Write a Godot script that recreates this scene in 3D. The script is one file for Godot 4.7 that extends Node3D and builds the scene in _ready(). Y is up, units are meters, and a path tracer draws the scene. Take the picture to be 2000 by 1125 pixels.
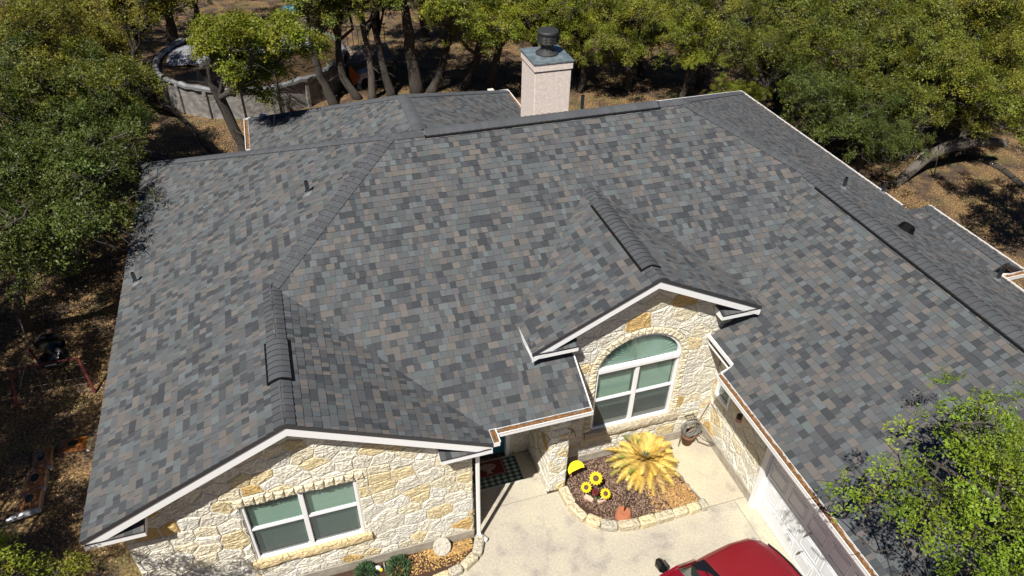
extends Node3D

# ------------------------------------------------------------------ plan of the house, in metres
const EAVE := 3.106
const S := 0.481            # roof slope
const XL := 3.242           # ridge of the front left wing
const ZG := 11.114          # front rake of the wing
const XP := 6.054           # left end of the main ridge
const ZR := 4.747           # main ridge
const XQ := 13.043          # right end of the main ridge
const XE := 19.097          # east eave
const ZF := 10.801          # front eave
const ZB := -1.307          # rear eave
const XGR := 15.224         # garage ridge
const XGE := 11.26          # garage eave
const ZGF := 17.4           # garage front
const XM := 9.97            # ridge of the middle gable
const YM := 5.149
const ZM := 9.992
const ZBK := 6.552
const SM := 0.5
const EYE := Vector3(4.1245, 12.9398, 19.0333)

var rng := RandomNumberGenerator.new()
var M := {}
var taken := {}
var tabs := []
var caps := []
var house: Node3D
var roof: Node3D
var clump_meshes := []
var fine_clumps := []

# ------------------------------------------------------------------ small helpers
class B:
	var st := SurfaceTool.new()
	var n := 0
	func _init(smooth := false):
		st.begin(Mesh.PRIMITIVE_TRIANGLES)
		st.set_smooth_group(0 if smooth else -1)
	func smooth(on: bool):
		st.set_smooth_group(0 if on else -1)
	func tri(a: Vector3, b: Vector3, c: Vector3, col := Color.WHITE):
		st.set_color(col); st.add_vertex(a)
		st.set_color(col); st.add_vertex(b)
		st.set_color(col); st.add_vertex(c)
		n += 1
	func quad(a: Vector3, b: Vector3, c: Vector3, d: Vector3, col := Color.WHITE):
		tri(a, b, c, col); tri(a, c, d, col)
	func uvquad(a: Vector3, b: Vector3, c: Vector3, d: Vector3):
		var p := [a, b, c, a, c, d]
		var t := [Vector2(0, 0), Vector2(1, 0), Vector2(1, 1), Vector2(0, 0), Vector2(1, 1), Vector2(0, 1)]
		for i in 6:
			st.set_color(Color.WHITE); st.set_uv(t[i]); st.add_vertex(p[i])
		n += 2
	func box(c: Vector3, s: Vector3, col := Color.WHITE, bs := Basis.IDENTITY):
		var h := s * 0.5
		var p := []
		for k in 8:
			p.append(c + bs * Vector3(h.x if k & 1 else -h.x, h.y if k & 2 else -h.y, h.z if k & 4 else -h.z))
		quad(p[0], p[1], p[3], p[2], col); quad(p[5], p[4], p[6], p[7], col)
		quad(p[4], p[0], p[2], p[6], col); quad(p[1], p[5], p[7], p[3], col)
		quad(p[2], p[3], p[7], p[6], col); quad(p[4], p[5], p[1], p[0], col)
	func bbox(c: Vector3, s: Vector3, bv := 0.01, col := Color.WHITE, bs := Basis.IDENTITY, jit := 0.0, r: RandomNumberGenerator = null):
		var h := s * 0.5
		bv = minf(bv, minf(h.x, minf(h.y, h.z)) * 0.8)
		var rings := []
		for lev in [[-h.y, bv], [-h.y + bv, 0.0], [h.y - bv, 0.0], [h.y, bv]]:
			var x: float = h.x - lev[1]
			var z: float = h.z - lev[1]
			var ring := []
			for q in [[x, -z + bv], [x, z - bv], [x - bv, z], [-x + bv, z], [-x, z - bv], [-x, -z + bv], [-x + bv, -z], [x - bv, -z]]:
				var v := Vector3(q[0], lev[0], q[1])
				if jit > 0.0: v += Vector3(r.randf_range(-jit, jit), r.randf_range(-jit, jit), r.randf_range(-jit, jit))
				ring.append(c + bs * v)
			rings.append(ring)
		for k in 3:
			for i in 8:
				var j := (i + 1) % 8
				quad(rings[k][i], rings[k + 1][i], rings[k + 1][j], rings[k][j], col)
		for k in [0, 3]:
			var m := Vector3.ZERO
			for v in rings[k]: m += v / 8.0
			for i in 8: tri(m, rings[k][i], rings[k][(i + 1) % 8], col)
	func tube(path: Array, radii: Array, sides := 6, col := Color.WHITE, cap := true, col2 = null):
		var last := []
		var ref := Vector3.UP
		for i in path.size():
			var d: Vector3 = (path[mini(i + 1, path.size() - 1)] - path[maxi(i - 1, 0)]).normalized()
			if absf(d.dot(ref)) > 0.95: ref = Vector3.RIGHT if absf(d.x) < 0.8 else Vector3.BACK
			var u := d.cross(ref).normalized()
			var v := u.cross(d)
			ref = v
			var ring := []
			for k in sides:
				var a := TAU * k / sides
				ring.append(path[i] + (u * cos(a) + v * sin(a)) * float(radii[i]))
			if last:
				for k in sides:
					var j := (k + 1) % sides
					quad(last[k], ring[k], ring[j], last[j], col)
			if cap and (i == 0 or i == path.size() - 1):
				for k in sides: tri(path[i], ring[k], ring[(k + 1) % sides], col)
			last = ring
	func lathe(prof: Array, c: Vector3, sides := 20, col := Color.WHITE, bs := Basis.IDENTITY):
		for i in prof.size() - 1:
			for k in sides:
				var a := TAU * k / sides
				var b := TAU * (k + 1) / sides
				var p0: Vector2 = prof[i]
				var p1: Vector2 = prof[i + 1]
				var q := [Vector3(cos(a) * p0.x, p0.y, sin(a) * p0.x), Vector3(cos(a) * p1.x, p1.y, sin(a) * p1.x), Vector3(cos(b) * p1.x, p1.y, sin(b) * p1.x), Vector3(cos(b) * p0.x, p0.y, sin(b) * p0.x)]
				for m in 4: q[m] = c + bs * q[m]
				if p0.x > 1e-5: tri(q[0], q[1], q[3], col)
				if p1.x > 1e-5: tri(q[1], q[2], q[3], col)
				elif p0.x <= 1e-5: pass
	func done() -> ArrayMesh:
		st.generate_normals()
		return st.commit()

func numbered(called: String, under: Node) -> String:
	var key := str(under.get_instance_id()) + called
	var k: int = taken.get(key, 0)
	taken[key] = k + 1
	return called if k == 0 else "%s_%03d" % [called, k]

func obj(called: String, mesh: Mesh, mat: Material, parent: Node = null) -> MeshInstance3D:
	if parent == null: parent = self
	var o := MeshInstance3D.new()
	o.name = numbered(called, parent)
	o.mesh = mesh
	if mat: o.material_override = mat
	parent.add_child(o, true)
	return o

func node(called: String, parent: Node = null, at := Vector3.ZERO) -> Node3D:
	if parent == null: parent = self
	var o := Node3D.new()
	o.name = numbered(called, parent)
	o.position = at
	parent.add_child(o, true)
	return o

func tag(o: Node, label: String, category: String, group := ""):
	o.set_meta("label", label)
	o.set_meta("category", category)
	if group: o.set_meta("group", group)

func thing(called: String, label: String, category: String, at := Vector3.ZERO, group := "") -> Node3D:
	var o := node(called, self, at)
	tag(o, label, category, group)
	return o

func struct(o: Node) -> Node:
	o.set_meta("kind", "structure")
	return o

func stuff(o: Node) -> Node:
	o.set_meta("kind", "stuff")
	return o

func lin(r: float, g: float, b: float) -> Color:       # linear base colour -> the sRGB that albedo_color wants
	return Color(r, g, b).linear_to_srgb()

func mat(c: Color, rough := 0.8, metal := 0.0, vc := true) -> StandardMaterial3D:
	var m := StandardMaterial3D.new()
	m.albedo_color = c
	m.roughness = rough
	m.metallic = metal
	m.vertex_color_use_as_albedo = vc
	return m

func noise_tex(freq: float, lo: Color, hi: Color, size := 512, oct := 4, sd := 1, mid = null, kind := FastNoiseLite.TYPE_SIMPLEX_SMOOTH) -> NoiseTexture2D:
	var t := NoiseTexture2D.new()
	var f := FastNoiseLite.new()
	f.seed = sd
	f.frequency = freq
	f.fractal_octaves = oct
	f.noise_type = kind
	t.noise = f
	t.width = size
	t.height = size
	t.seamless = true
	var g := Gradient.new()
	g.set_color(0, lo); g.set_color(1, hi)
	if mid: g.add_point(0.5, mid)
	t.color_ramp = g
	return t

func bump_tex(freq: float, strength: float, size := 512, oct := 4, sd := 3, kind := FastNoiseLite.TYPE_SIMPLEX_SMOOTH, fract := FastNoiseLite.FRACTAL_FBM) -> NoiseTexture2D:
	var t := NoiseTexture2D.new()
	var f := FastNoiseLite.new()
	f.seed = sd
	f.frequency = freq
	f.fractal_octaves = oct
	f.noise_type = kind
	f.fractal_type = fract
	t.noise = f
	t.width = size
	t.height = size
	t.seamless = true
	t.as_normal_map = true
	t.bump_strength = strength
	return t

func grain(m: StandardMaterial3D, t: Texture2D, metres: float, world := true) -> StandardMaterial3D:
	m.albedo_texture = t
	m.uv1_triplanar = true
	m.uv1_world_triplanar = world
	m.uv1_scale = Vector3.ONE / metres
	return m

func relief(m: StandardMaterial3D, t: Texture2D, amount: float) -> StandardMaterial3D:
	m.normal_enabled = true
	m.normal_texture = t
	m.normal_scale = amount
	return m

func materials():
	var grit := noise_tex(0.28, Color(0.74, 0.74, 0.74), Color(1.0, 1.0, 1.0), 512, 3, 5)
	M.shingle = relief(grain(mat(Color.WHITE, 0.95), grit, 0.55), bump_tex(0.3, 3.0, 512, 3, 8), 0.6)
	M.deck = mat(lin(0.03, 0.03, 0.032), 0.95)
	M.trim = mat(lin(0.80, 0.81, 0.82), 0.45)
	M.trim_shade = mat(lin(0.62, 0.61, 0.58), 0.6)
	M.drip = mat(lin(0.035, 0.035, 0.04), 0.5)
	M.gutter = mat(lin(0.78, 0.78, 0.77), 0.35)
	M.plastic = relief(grain(mat(lin(0.012, 0.012, 0.013), 0.7), noise_tex(0.1, Color(0.6, 0.6, 0.6), Color.WHITE, 256, 3, 4), 0.3), bump_tex(0.2, 4.0, 256, 2, 7), 0.5)
	M.stone = relief(grain(mat(Color.WHITE, 0.9), noise_tex(0.02, Color(0.90, 0.87, 0.80), Color(1.0, 1.0, 1.0), 512, 5, 12, Color(0.98, 0.97, 0.95)), 1.1), bump_tex(0.012, 26.0, 512, 5, 14, FastNoiseLite.TYPE_SIMPLEX_SMOOTH, FastNoiseLite.FRACTAL_RIDGED), 1.0)
	M.stone.uv1_scale = Vector3(0.95, 1.5, 0.95)
	M.mortar = relief(grain(mat(lin(0.74, 0.715, 0.64), 0.95), noise_tex(0.05, Color(0.86, 0.85, 0.82), Color.WHITE, 256, 4, 15), 0.6), bump_tex(0.08, 5.0, 256, 4, 9), 0.6)
	M.concrete = relief(grain(mat(Color.WHITE, 0.92), concrete_tex(), 5.2), bump_tex(0.2, 2.0, 512, 3, 19), 0.25)
	M.foundation = relief(grain(mat(lin(0.42, 0.385, 0.32), 0.9), noise_tex(0.02, Color(0.82, 0.8, 0.78), Color.WHITE, 256, 5, 17), 1.3), bump_tex(0.1, 2.0, 256, 3, 10), 0.4)
	M.glass = mat(Color(0.55, 0.72, 0.66, 0.16), 0.02, 0.0, false)
	M.glass.transparency = BaseMaterial3D.TRANSPARENCY_ALPHA
	M.screen = mat(Color(0.33, 0.36, 0.37, 0.55), 0.7, 0.0, false)
	M.screen.transparency = BaseMaterial3D.TRANSPARENCY_ALPHA
	M.blind = mat(lin(0.17, 0.27, 0.215), 0.6)
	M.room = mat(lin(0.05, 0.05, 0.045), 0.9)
	M.stucco = relief(grain(mat(lin(0.78, 0.69, 0.63), 0.9), noise_tex(0.03, Color(0.9, 0.88, 0.87), Color.WHITE, 256, 4, 21), 0.9), bump_tex(0.05, 5.0, 512, 3, 22), 0.7)
	M.cap_metal = grain(mat(lin(0.26, 0.31, 0.33), 0.45, 0.35), noise_tex(0.012, Color(0.62, 0.66, 0.68), Color.WHITE, 256, 4, 24), 0.9)
	M.flue = grain(mat(lin(0.045, 0.047, 0.046), 0.6, 0.2), noise_tex(0.03, Color(0.7, 0.7, 0.7), Color.WHITE, 256, 4, 25), 0.5)
	M.plastic.metallic_specular = 0.15
	M.pipe = mat(lin(0.22, 0.24, 0.26), 0.5)
	M.boot = mat(lin(0.13, 0.14, 0.145), 0.6)
	M.litter = grain(mat(Color.WHITE, 0.95), litter_tex(), 0.6)
	M.ground = relief(grain(mat(Color.WHITE, 0.97), ground_tex(), 9.0), bump_tex(0.09, 9.0, 1024, 4, 33), 0.8)
	M.mulch = relief(grain(mat(Color.WHITE, 0.95), noise_tex(0.12, Color(0.13, 0.085, 0.06), Color(0.5, 0.37, 0.28), 512, 3, 41, Color(0.27, 0.19, 0.145)), 0.9), bump_tex(0.14, 10.0, 512, 3, 42), 0.9)
	M.leafbit = mat(Color.WHITE, 0.85)
	M.leafbit.cull_mode = BaseMaterial3D.CULL_DISABLED
	M.bark = relief(grain(mat(lin(0.15, 0.132, 0.115), 0.95), noise_tex(0.03, Color(0.5, 0.48, 0.46), Color.WHITE, 512, 5, 51), 0.8), bump_tex(0.04, 20.0, 512, 4, 52, FastNoiseLite.TYPE_SIMPLEX_SMOOTH, FastNoiseLite.FRACTAL_RIDGED), 1.0)
	M.bark.uv1_scale = Vector3(3.5, 0.9, 3.5)
	M.bark_pale = M.bark.duplicate()
	M.bark_pale.albedo_color = lin(0.26, 0.23, 0.2)
	M.white_door = mat(lin(0.78, 0.8, 0.82), 0.4)
	M.iron = mat(lin(0.02, 0.018, 0.017), 0.5, 0.4)
	M.paint_red = mat(lin(0.19, 0.004, 0.012), 0.28)
	M.paint_red.clearcoat_enabled = true
	M.paint_red.clearcoat = 1.0
	M.paint_red.clearcoat_roughness = 0.04
	M.black_gloss = mat(lin(0.008, 0.008, 0.009), 0.2)
	M.plain = mat(Color.WHITE, 0.8)
	M.matte = mat(Color.WHITE, 0.95)

func concrete_tex() -> Texture2D:
	var n := 512
	var im := Image.create(n, n, false, Image.FORMAT_RGB8)
	var a := FastNoiseLite.new(); a.seed = 71; a.frequency = 0.007; a.fractal_octaves = 5
	var b := FastNoiseLite.new(); b.seed = 72; b.frequency = 0.16; b.fractal_octaves = 3
	var c := FastNoiseLite.new(); c.seed = 73; c.frequency = 0.016; c.fractal_octaves = 4
	for y in n:
		for x in n:
			var k := 0.0
			var wx := float(x) / n
			var wy := float(y) / n
			# blended across the tile so that it repeats without a seam
			var s1 := a.get_noise_2d(x, y) * (1 - wx) + a.get_noise_2d(x - n, y) * wx
			var s2 := a.get_noise_2d(x, y - n) * (1 - wx) + a.get_noise_2d(x - n, y - n) * wx
			k = (s1 * (1 - wy) + s2 * wy) * 1.5
			var stain := clampf(c.get_noise_2d(x + 900, y) * 1.6 - 0.1, 0, 1) * minf(1.0, minf(minf(wx, 1 - wx), minf(wy, 1 - wy)) * 10.0)
			var f := b.get_noise_2d(x, y)
			var v := 0.44 + 0.075 * k + 0.075 * f - 0.13 * stain
			im.set_pixel(x, y, Color(v, v * (0.912 + 0.02 * k), v * (0.715 + 0.06 * stain - 0.05 * k)).linear_to_srgb())
	return ImageTexture.create_from_image(im)

func ground_tex() -> Texture2D:
	var n := 1024
	var im := Image.create(n, n, false, Image.FORMAT_RGB8)
	var a := FastNoiseLite.new(); a.seed = 81; a.frequency = 0.008; a.fractal_octaves = 4
	var b := FastNoiseLite.new(); b.seed = 82; b.frequency = 0.10; b.fractal_octaves = 3
	var g := FastNoiseLite.new(); g.seed = 83; g.frequency = 0.006; g.fractal_octaves = 4
	for y in n:
		for x in n:
			var wx := float(x) / n
			var wy := float(y) / n
			var k := ((a.get_noise_2d(x, y) * (1 - wx) + a.get_noise_2d(x - n, y) * wx) * (1 - wy) + (a.get_noise_2d(x, y - n) * (1 - wx) + a.get_noise_2d(x - n, y - n) * wx) * wy) * 1.7
			var q := ((g.get_noise_2d(x, y) * (1 - wx) + g.get_noise_2d(x - n, y) * wx) * (1 - wy) + (g.get_noise_2d(x, y - n) * (1 - wx) + g.get_noise_2d(x - n, y - n) * wx) * wy) * 1.8
			var f := b.get_noise_2d(x, y)
			var c := Color(0.17, 0.10, 0.042).lerp(Color(0.06, 0.038, 0.025), clampf(0.5 - k * 1.3, 0, 1))
			c = c.lerp(Color(0.38, 0.25, 0.10), clampf(f * 1.5, 0, 1) * clampf(0.5 + k, 0.15, 0.9))
			c = c.lerp(Color(0.05, 0.035, 0.025), clampf(-f * 1.7, 0, 1) * 0.8)
			c = c.lerp(Color(0.11, 0.115, 0.032), clampf(q * 1.6 - 0.1, 0, 1) * (0.45 + 0.4 * f))
			im.set_pixel(x, y, c.linear_to_srgb())
	return ImageTexture.create_from_image(im)

func litter_tex() -> Texture2D:
	var n := 256
	var im := Image.create(n, n, false, Image.FORMAT_RGB8)
	im.fill(Color(0.36, 0.25, 0.15))
	var r := RandomNumberGenerator.new(); r.seed = 5
	for k in 2600:
		var c: Color = [Color(0.74, 0.56, 0.30), Color(0.62, 0.44, 0.22), Color(0.85, 0.70, 0.46), Color(0.36, 0.25, 0.16), Color(0.66, 0.36, 0.18)][r.randi() % 5]
		c = c * r.randf_range(0.6, 1.1)
		var p := Vector2(r.randf() * n, r.randf() * n)
		var d := Vector2.from_angle(r.randf() * TAU)
		for t in 7:
			for w in 2:
				var q := p + d * (t - 3) + d.orthogonal() * (w * 1.0 - 0.5) * (3.5 - absf(t - 3.0)) * 0.5
				im.set_pixel(posmod(int(q.x), n), posmod(int(q.y), n), c)
	return ImageTexture.create_from_image(im)

# ------------------------------------------------------------------ the view
func view_and_light():
	var cam := Camera3D.new()
	cam.name = "camera"
	cam.position = EYE
	cam.rotation = Vector3(-0.65934, -0.32269, 0.02165)
	cam.fov = 43.365
	cam.near = 0.1
	cam.far = 600.0
	add_child(cam)
	cam.current = true
	var we := WorldEnvironment.new()
	we.name = "world_environment"
	var e := Environment.new()
	e.background_mode = Environment.BG_SKY
	var sm := ProceduralSkyMaterial.new()
	sm.sky_top_color = Color(0.26, 0.45, 0.78)
	sm.sky_horizon_color = Color(0.68, 0.78, 0.9)
	sm.sky_curve = 0.12
	sm.ground_bottom_color = Color(0.2, 0.17, 0.12)
	sm.ground_horizon_color = Color(0.5, 0.5, 0.46)
	sm.sky_energy_multiplier = 0.48
	var sk := Sky.new()
	sk.sky_material = sm
	e.sky = sk
	e.tonemap_mode = Environment.TONE_MAPPER_LINEAR
	e.tonemap_exposure = 1.46
	e.sdfgi_enabled = true
	e.ssao_enabled = true
	e.ssil_enabled = true
	we.environment = e
	add_child(we)
	var sun := DirectionalLight3D.new()
	sun.name = "sun"
	var d := Vector3(0.384, -0.834, -0.397).normalized()
	sun.look_at_from_position(Vector3(0, 40, 0), Vector3(0, 40, 0) + d, Vector3.UP)
	sun.light_energy = 1.6
	sun.light_color = Color(1.0, 0.977, 0.94)
	sun.light_angular_distance = 0.53
	sun.shadow_enabled = true
	add_child(sun)

# ------------------------------------------------------------------ polygons
func frame_of(o: Vector3, u: Vector3, v: Vector3) -> Array:
	return [o, u, v, u.cross(v)]

func at(f: Array, p: Vector2, n: float) -> Vector3:
	return f[0] + f[1] * p.x + f[2] * p.y + f[3] * n

func prism(b: B, poly: PackedVector2Array, f: Array, n0: float, n1: float, col := Color.WHITE, bottom := false):
	var ix := Geometry2D.triangulate_polygon(poly)
	for k in range(0, ix.size(), 3):
		b.tri(at(f, poly[ix[k]], n1), at(f, poly[ix[k + 1]], n1), at(f, poly[ix[k + 2]], n1), col)
		if bottom: b.tri(at(f, poly[ix[k]], n0), at(f, poly[ix[k + 2]], n0), at(f, poly[ix[k + 1]], n0), col)
	for i in poly.size():
		var p := poly[i]
		var q := poly[(i + 1) % poly.size()]
		b.quad(at(f, p, n0), at(f, q, n0), at(f, q, n1), at(f, p, n1), col)

func area_of(p: PackedVector2Array) -> float:
	var s := 0.0
	for i in p.size(): s += p[i].cross(p[(i + 1) % p.size()])
	return absf(s) * 0.5

func in_view(p: Vector3) -> float:          # how large a square metre there shows, 0 outside the frame
	var bs := Basis.from_euler(Vector3(-0.65934, -0.32269, 0.02165))
	var q := bs.inverse() * (p - EYE)
	if q.z > -1.0: return 0.0
	if absf(q.x / -q.z) > 0.715 or absf(q.y / -q.z) > 0.405: return 0.0
	return 1.0 / q.length_squared()

# ------------------------------------------------------------------ shingles
const PALETTE := [[0.053, 0.058, 0.065], [0.067, 0.073, 0.081], [0.095, 0.102, 0.109], [0.114, 0.121, 0.128], [0.106, 0.121, 0.127], [0.128, 0.144, 0.151], [0.131, 0.123, 0.117], [0.153, 0.140, 0.130], [0.112, 0.113, 0.114]]

func shingle_color() -> Color:
	var k: int = [0, 0, 1, 1, 1, 2, 2, 2, 3, 3, 4, 4, 5, 5, 6, 6, 7, 7, 8, 8][rng.randi() % 20]
	var c: Array = PALETTE[k]
	var j := rng.randf_range(0.9, 1.1)
	return Color(c[0] * j, c[1] * j, c[2] * j)

func plane_frame(gx: float, gz: float, c: float) -> Array:      # y = gx x + gz z + c
	var g := Vector2(gx, gz)
	var s := g.length()
	var up := g / s
	var v := Vector3(up.x, s, up.y) / sqrt(1 + s * s)
	var nn := Vector3(-gx, 1, -gz).normalized()
	var u := v.cross(nn)
	return [Vector3(0, c, 0), u, v, nn]

func roof_face(plan: Array, gx: float, gz: float, c: float, hole = null, expo := 0.138):
	var f := plane_frame(gx, gz, c)
	var polys := [PackedVector2Array()]
	for p in plan:
		var w: Vector3 = Vector3(p[0], gx * p[0] + gz * p[1] + c, p[1]) - f[0]
		polys[0].append(Vector2(w.dot(f[1]), w.dot(f[2])))
	if hole:
		var h := PackedVector2Array()
		for p in hole:
			var w: Vector3 = Vector3(p[0], gx * p[0] + gz * p[1] + c, p[1]) - f[0]
			h.append(Vector2(w.dot(f[1]), w.dot(f[2])))
		polys = Geometry2D.clip_polygons(polys[0], h)
	var deck := B.new()
	for poly in polys:
		prism(deck, poly, f, -0.05, -0.004, Color.WHITE, true)
		shingles(poly, f, expo)
	var o := obj("roof_deck", deck.done(), M.deck, roof)

func shingles(poly: PackedVector2Array, f: Array, expo: float):
	var lo := Vector2(1e9, 1e9)
	var hi := -lo
	for p in poly:
		lo = lo.min(p); hi = hi.max(p)
	var row := 0
	var v := lo.y
	while v < hi.y:
		var band := PackedVector2Array([Vector2(lo.x - 1, v), Vector2(hi.x + 1, v), Vector2(hi.x + 1, v + expo), Vector2(lo.x - 1, v + expo)])
		for strip in Geometry2D.intersect_polygons(poly, band):
			var u0 := 1e9
			var u1 := -1e9
			for p in strip:
				u0 = minf(u0, p.x); u1 = maxf(u1, p.x)
			var u := u0 - rng.randf() * 0.2
			var proud := rng.randf() < 0.5
			while u < u1:
				var w := rng.randf_range(0.07, 0.165)
				if rng.randf() < 0.12: w = rng.randf_range(0.18, 0.28)
				proud = not proud if rng.randf() < 0.8 else proud
				one_tab(poly, f, u, minf(u + w, u1 + 0.05), v, expo, 0.014 if proud else 0.007, shingle_color())
				u += w
		v += expo
		row += 1

func one_tab(poly: PackedVector2Array, f: Array, u0: float, u1: float, v: float, expo: float, h: float, col: Color):
	var g := 0.0015
	var rect := PackedVector2Array([Vector2(u0 + g, v), Vector2(u1 - g, v), Vector2(u1 - g, v + expo + 0.012), Vector2(u0 + g, v + expo + 0.012)])
	var pieces := [rect]
	for p in rect:
		if not Geometry2D.is_point_in_polygon(p, poly):
			pieces = Geometry2D.intersect_polygons(rect, poly)
			break
	for q in pieces:
		if q.size() < 3 or area_of(q) < 0.0004: continue
		var m := Vector2.ZERO
		for p in q: m += p / q.size()
		var w := at(f, m, 0.0)
		var look := (EYE - w).normalized()
		tabs.append([area_of(q) * maxf(0.0, look.dot(f[3])) * in_view(w), q, f, v, expo, h, col])

func add_tab(b: B, t: Array):
	var q: PackedVector2Array = t[1]
	var f: Array = t[2]
	var top := []
	var low := []
	for p in q:
		var k: float = clampf((p.y - t[3]) / (t[4] + 0.012), 0, 1)
		top.append(at(f, p, lerpf(t[5], 0.001, k)))
		low.append(at(f, p, -0.003))
	for i in range(1, q.size() - 1): b.tri(top[0], top[i], top[i + 1], t[6])
	for i in q.size():
		var j := (i + 1) % q.size()
		b.quad(low[i], low[j], top[j], top[i], Color(0.03, 0.03, 0.032))

# caps along a ridge or hip; d1, d2 point down the two slopes
func ridge_caps(a: Vector3, e: Vector3, n1: Vector3, n2: Vector3, lift := 0.0, half := 0.17):
	var d := (e - a).normalized()
	var s1 := d.cross(n1).normalized()
	if s1.y > 0: s1 = -s1
	var s2 := d.cross(n2).normalized()
	if s2.y > 0: s2 = -s2
	var up := (n1 + n2).normalized()
	var step := 0.138
	var count := int(ceil((e - a).length() / step))
	for k in count:
		var p0 := a + d * (step * k)
		var p1 := a + d * minf(step * (k + 1) + 0.02, (e - a).length())
		if (p1 - p0).length() < 0.03: continue
		var m := rng.randf_range(0.88, 1.12)
		var col := Color(0.088, 0.095, 0.104) * m
		caps.append([in_view(p0) * 0.04, p0, p1, s1, s2, up, lift, half, col, n1, n2])

func add_cap(b: B, c: Array):
	var rings := []
	for e in 2:
		var p: Vector3 = c[1 + e]
		var h: float = c[6] + (0.03 if e == 0 else 0.012)
		var ring := []
		for q in [[c[3], 1.0, c[9]], [c[3], 0.55, c[9]], [c[3], 0.22, c[9]], [c[4], 0.0, c[5]], [c[4], 0.22, c[10]], [c[4], 0.55, c[10]], [c[4], 1.0, c[10]]]:
			var t: float = q[1]
			var soft := -0.022 * (1.0 - minf(t / 0.3, 1.0))
			ring.append(p + q[0] * (t * c[7]) + q[2] * h + c[5] * soft)
		rings.append(ring)
	for i in 6:
		b.quad(rings[0][i], rings[0][i + 1], rings[1][i + 1], rings[1][i], c[8])
	var edge := Color(0.05, 0.05, 0.053)
	for i in 6:
		var drop := 0.02
		b.quad(rings[0][i], rings[0][i + 1], rings[0][i + 1] - c[5] * drop, rings[0][i] - c[5] * drop, edge)
	for s in [0, 6]:
		b.quad(rings[0][s], rings[1][s], rings[1][s] - c[5] * (0.02 + c[6] * 0.5), rings[0][s] - c[5] * (0.02 + c[6] * 0.5), edge)

func bar_along(a: Vector3, e: Vector3, side: Vector3, nrm: Vector3, w: float, h: float, b: B, col := Color.WHITE):
	var d := (e - a).normalized()
	b.box((a + e) * 0.5 + nrm * h * 0.5, Vector3(w, h, (e - a).length()), col, Basis(side, nrm, d))

func ridge_vent(a: Vector3, e: Vector3, n1: Vector3, n2: Vector3, half := 0.205):
	var d := (e - a).normalized()
	var k := 0
	var b := B.new()
	var ends := []
	for n in [n1, n2]:
		var s := d.cross(n).normalized()
		if s.y > 0: s = -s
		bar_along(a + s * half, e + s * half, s, n, 0.034, 0.028, b)
		bar_along(a + s * (half - 0.045), e + s * (half - 0.045), s, n, 0.03, 0.032, b)
		ends.append(s)
	for p in [a]:
		var up := (n1 + n2).normalized()
		for i in 2:
			var n: Vector3 = [n1, n2][i]
			var q0: Vector3 = p + n * 0.018
			var q1: Vector3 = p + ends[i] * (half + 0.015) + n * 0.018
			b.box((q0 + q1) * 0.5, Vector3((q1 - q0).length(), 0.03, 0.022), Color.WHITE, Basis(ends[i], n, ends[i].cross(n)))
	obj("ridge_vent", b.done(), M.plastic, roof)

# ------------------------------------------------------------------ the roof of the house
func P(x: float, y: float, z: float) -> Vector3:
	return Vector3(x, y, z)

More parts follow.
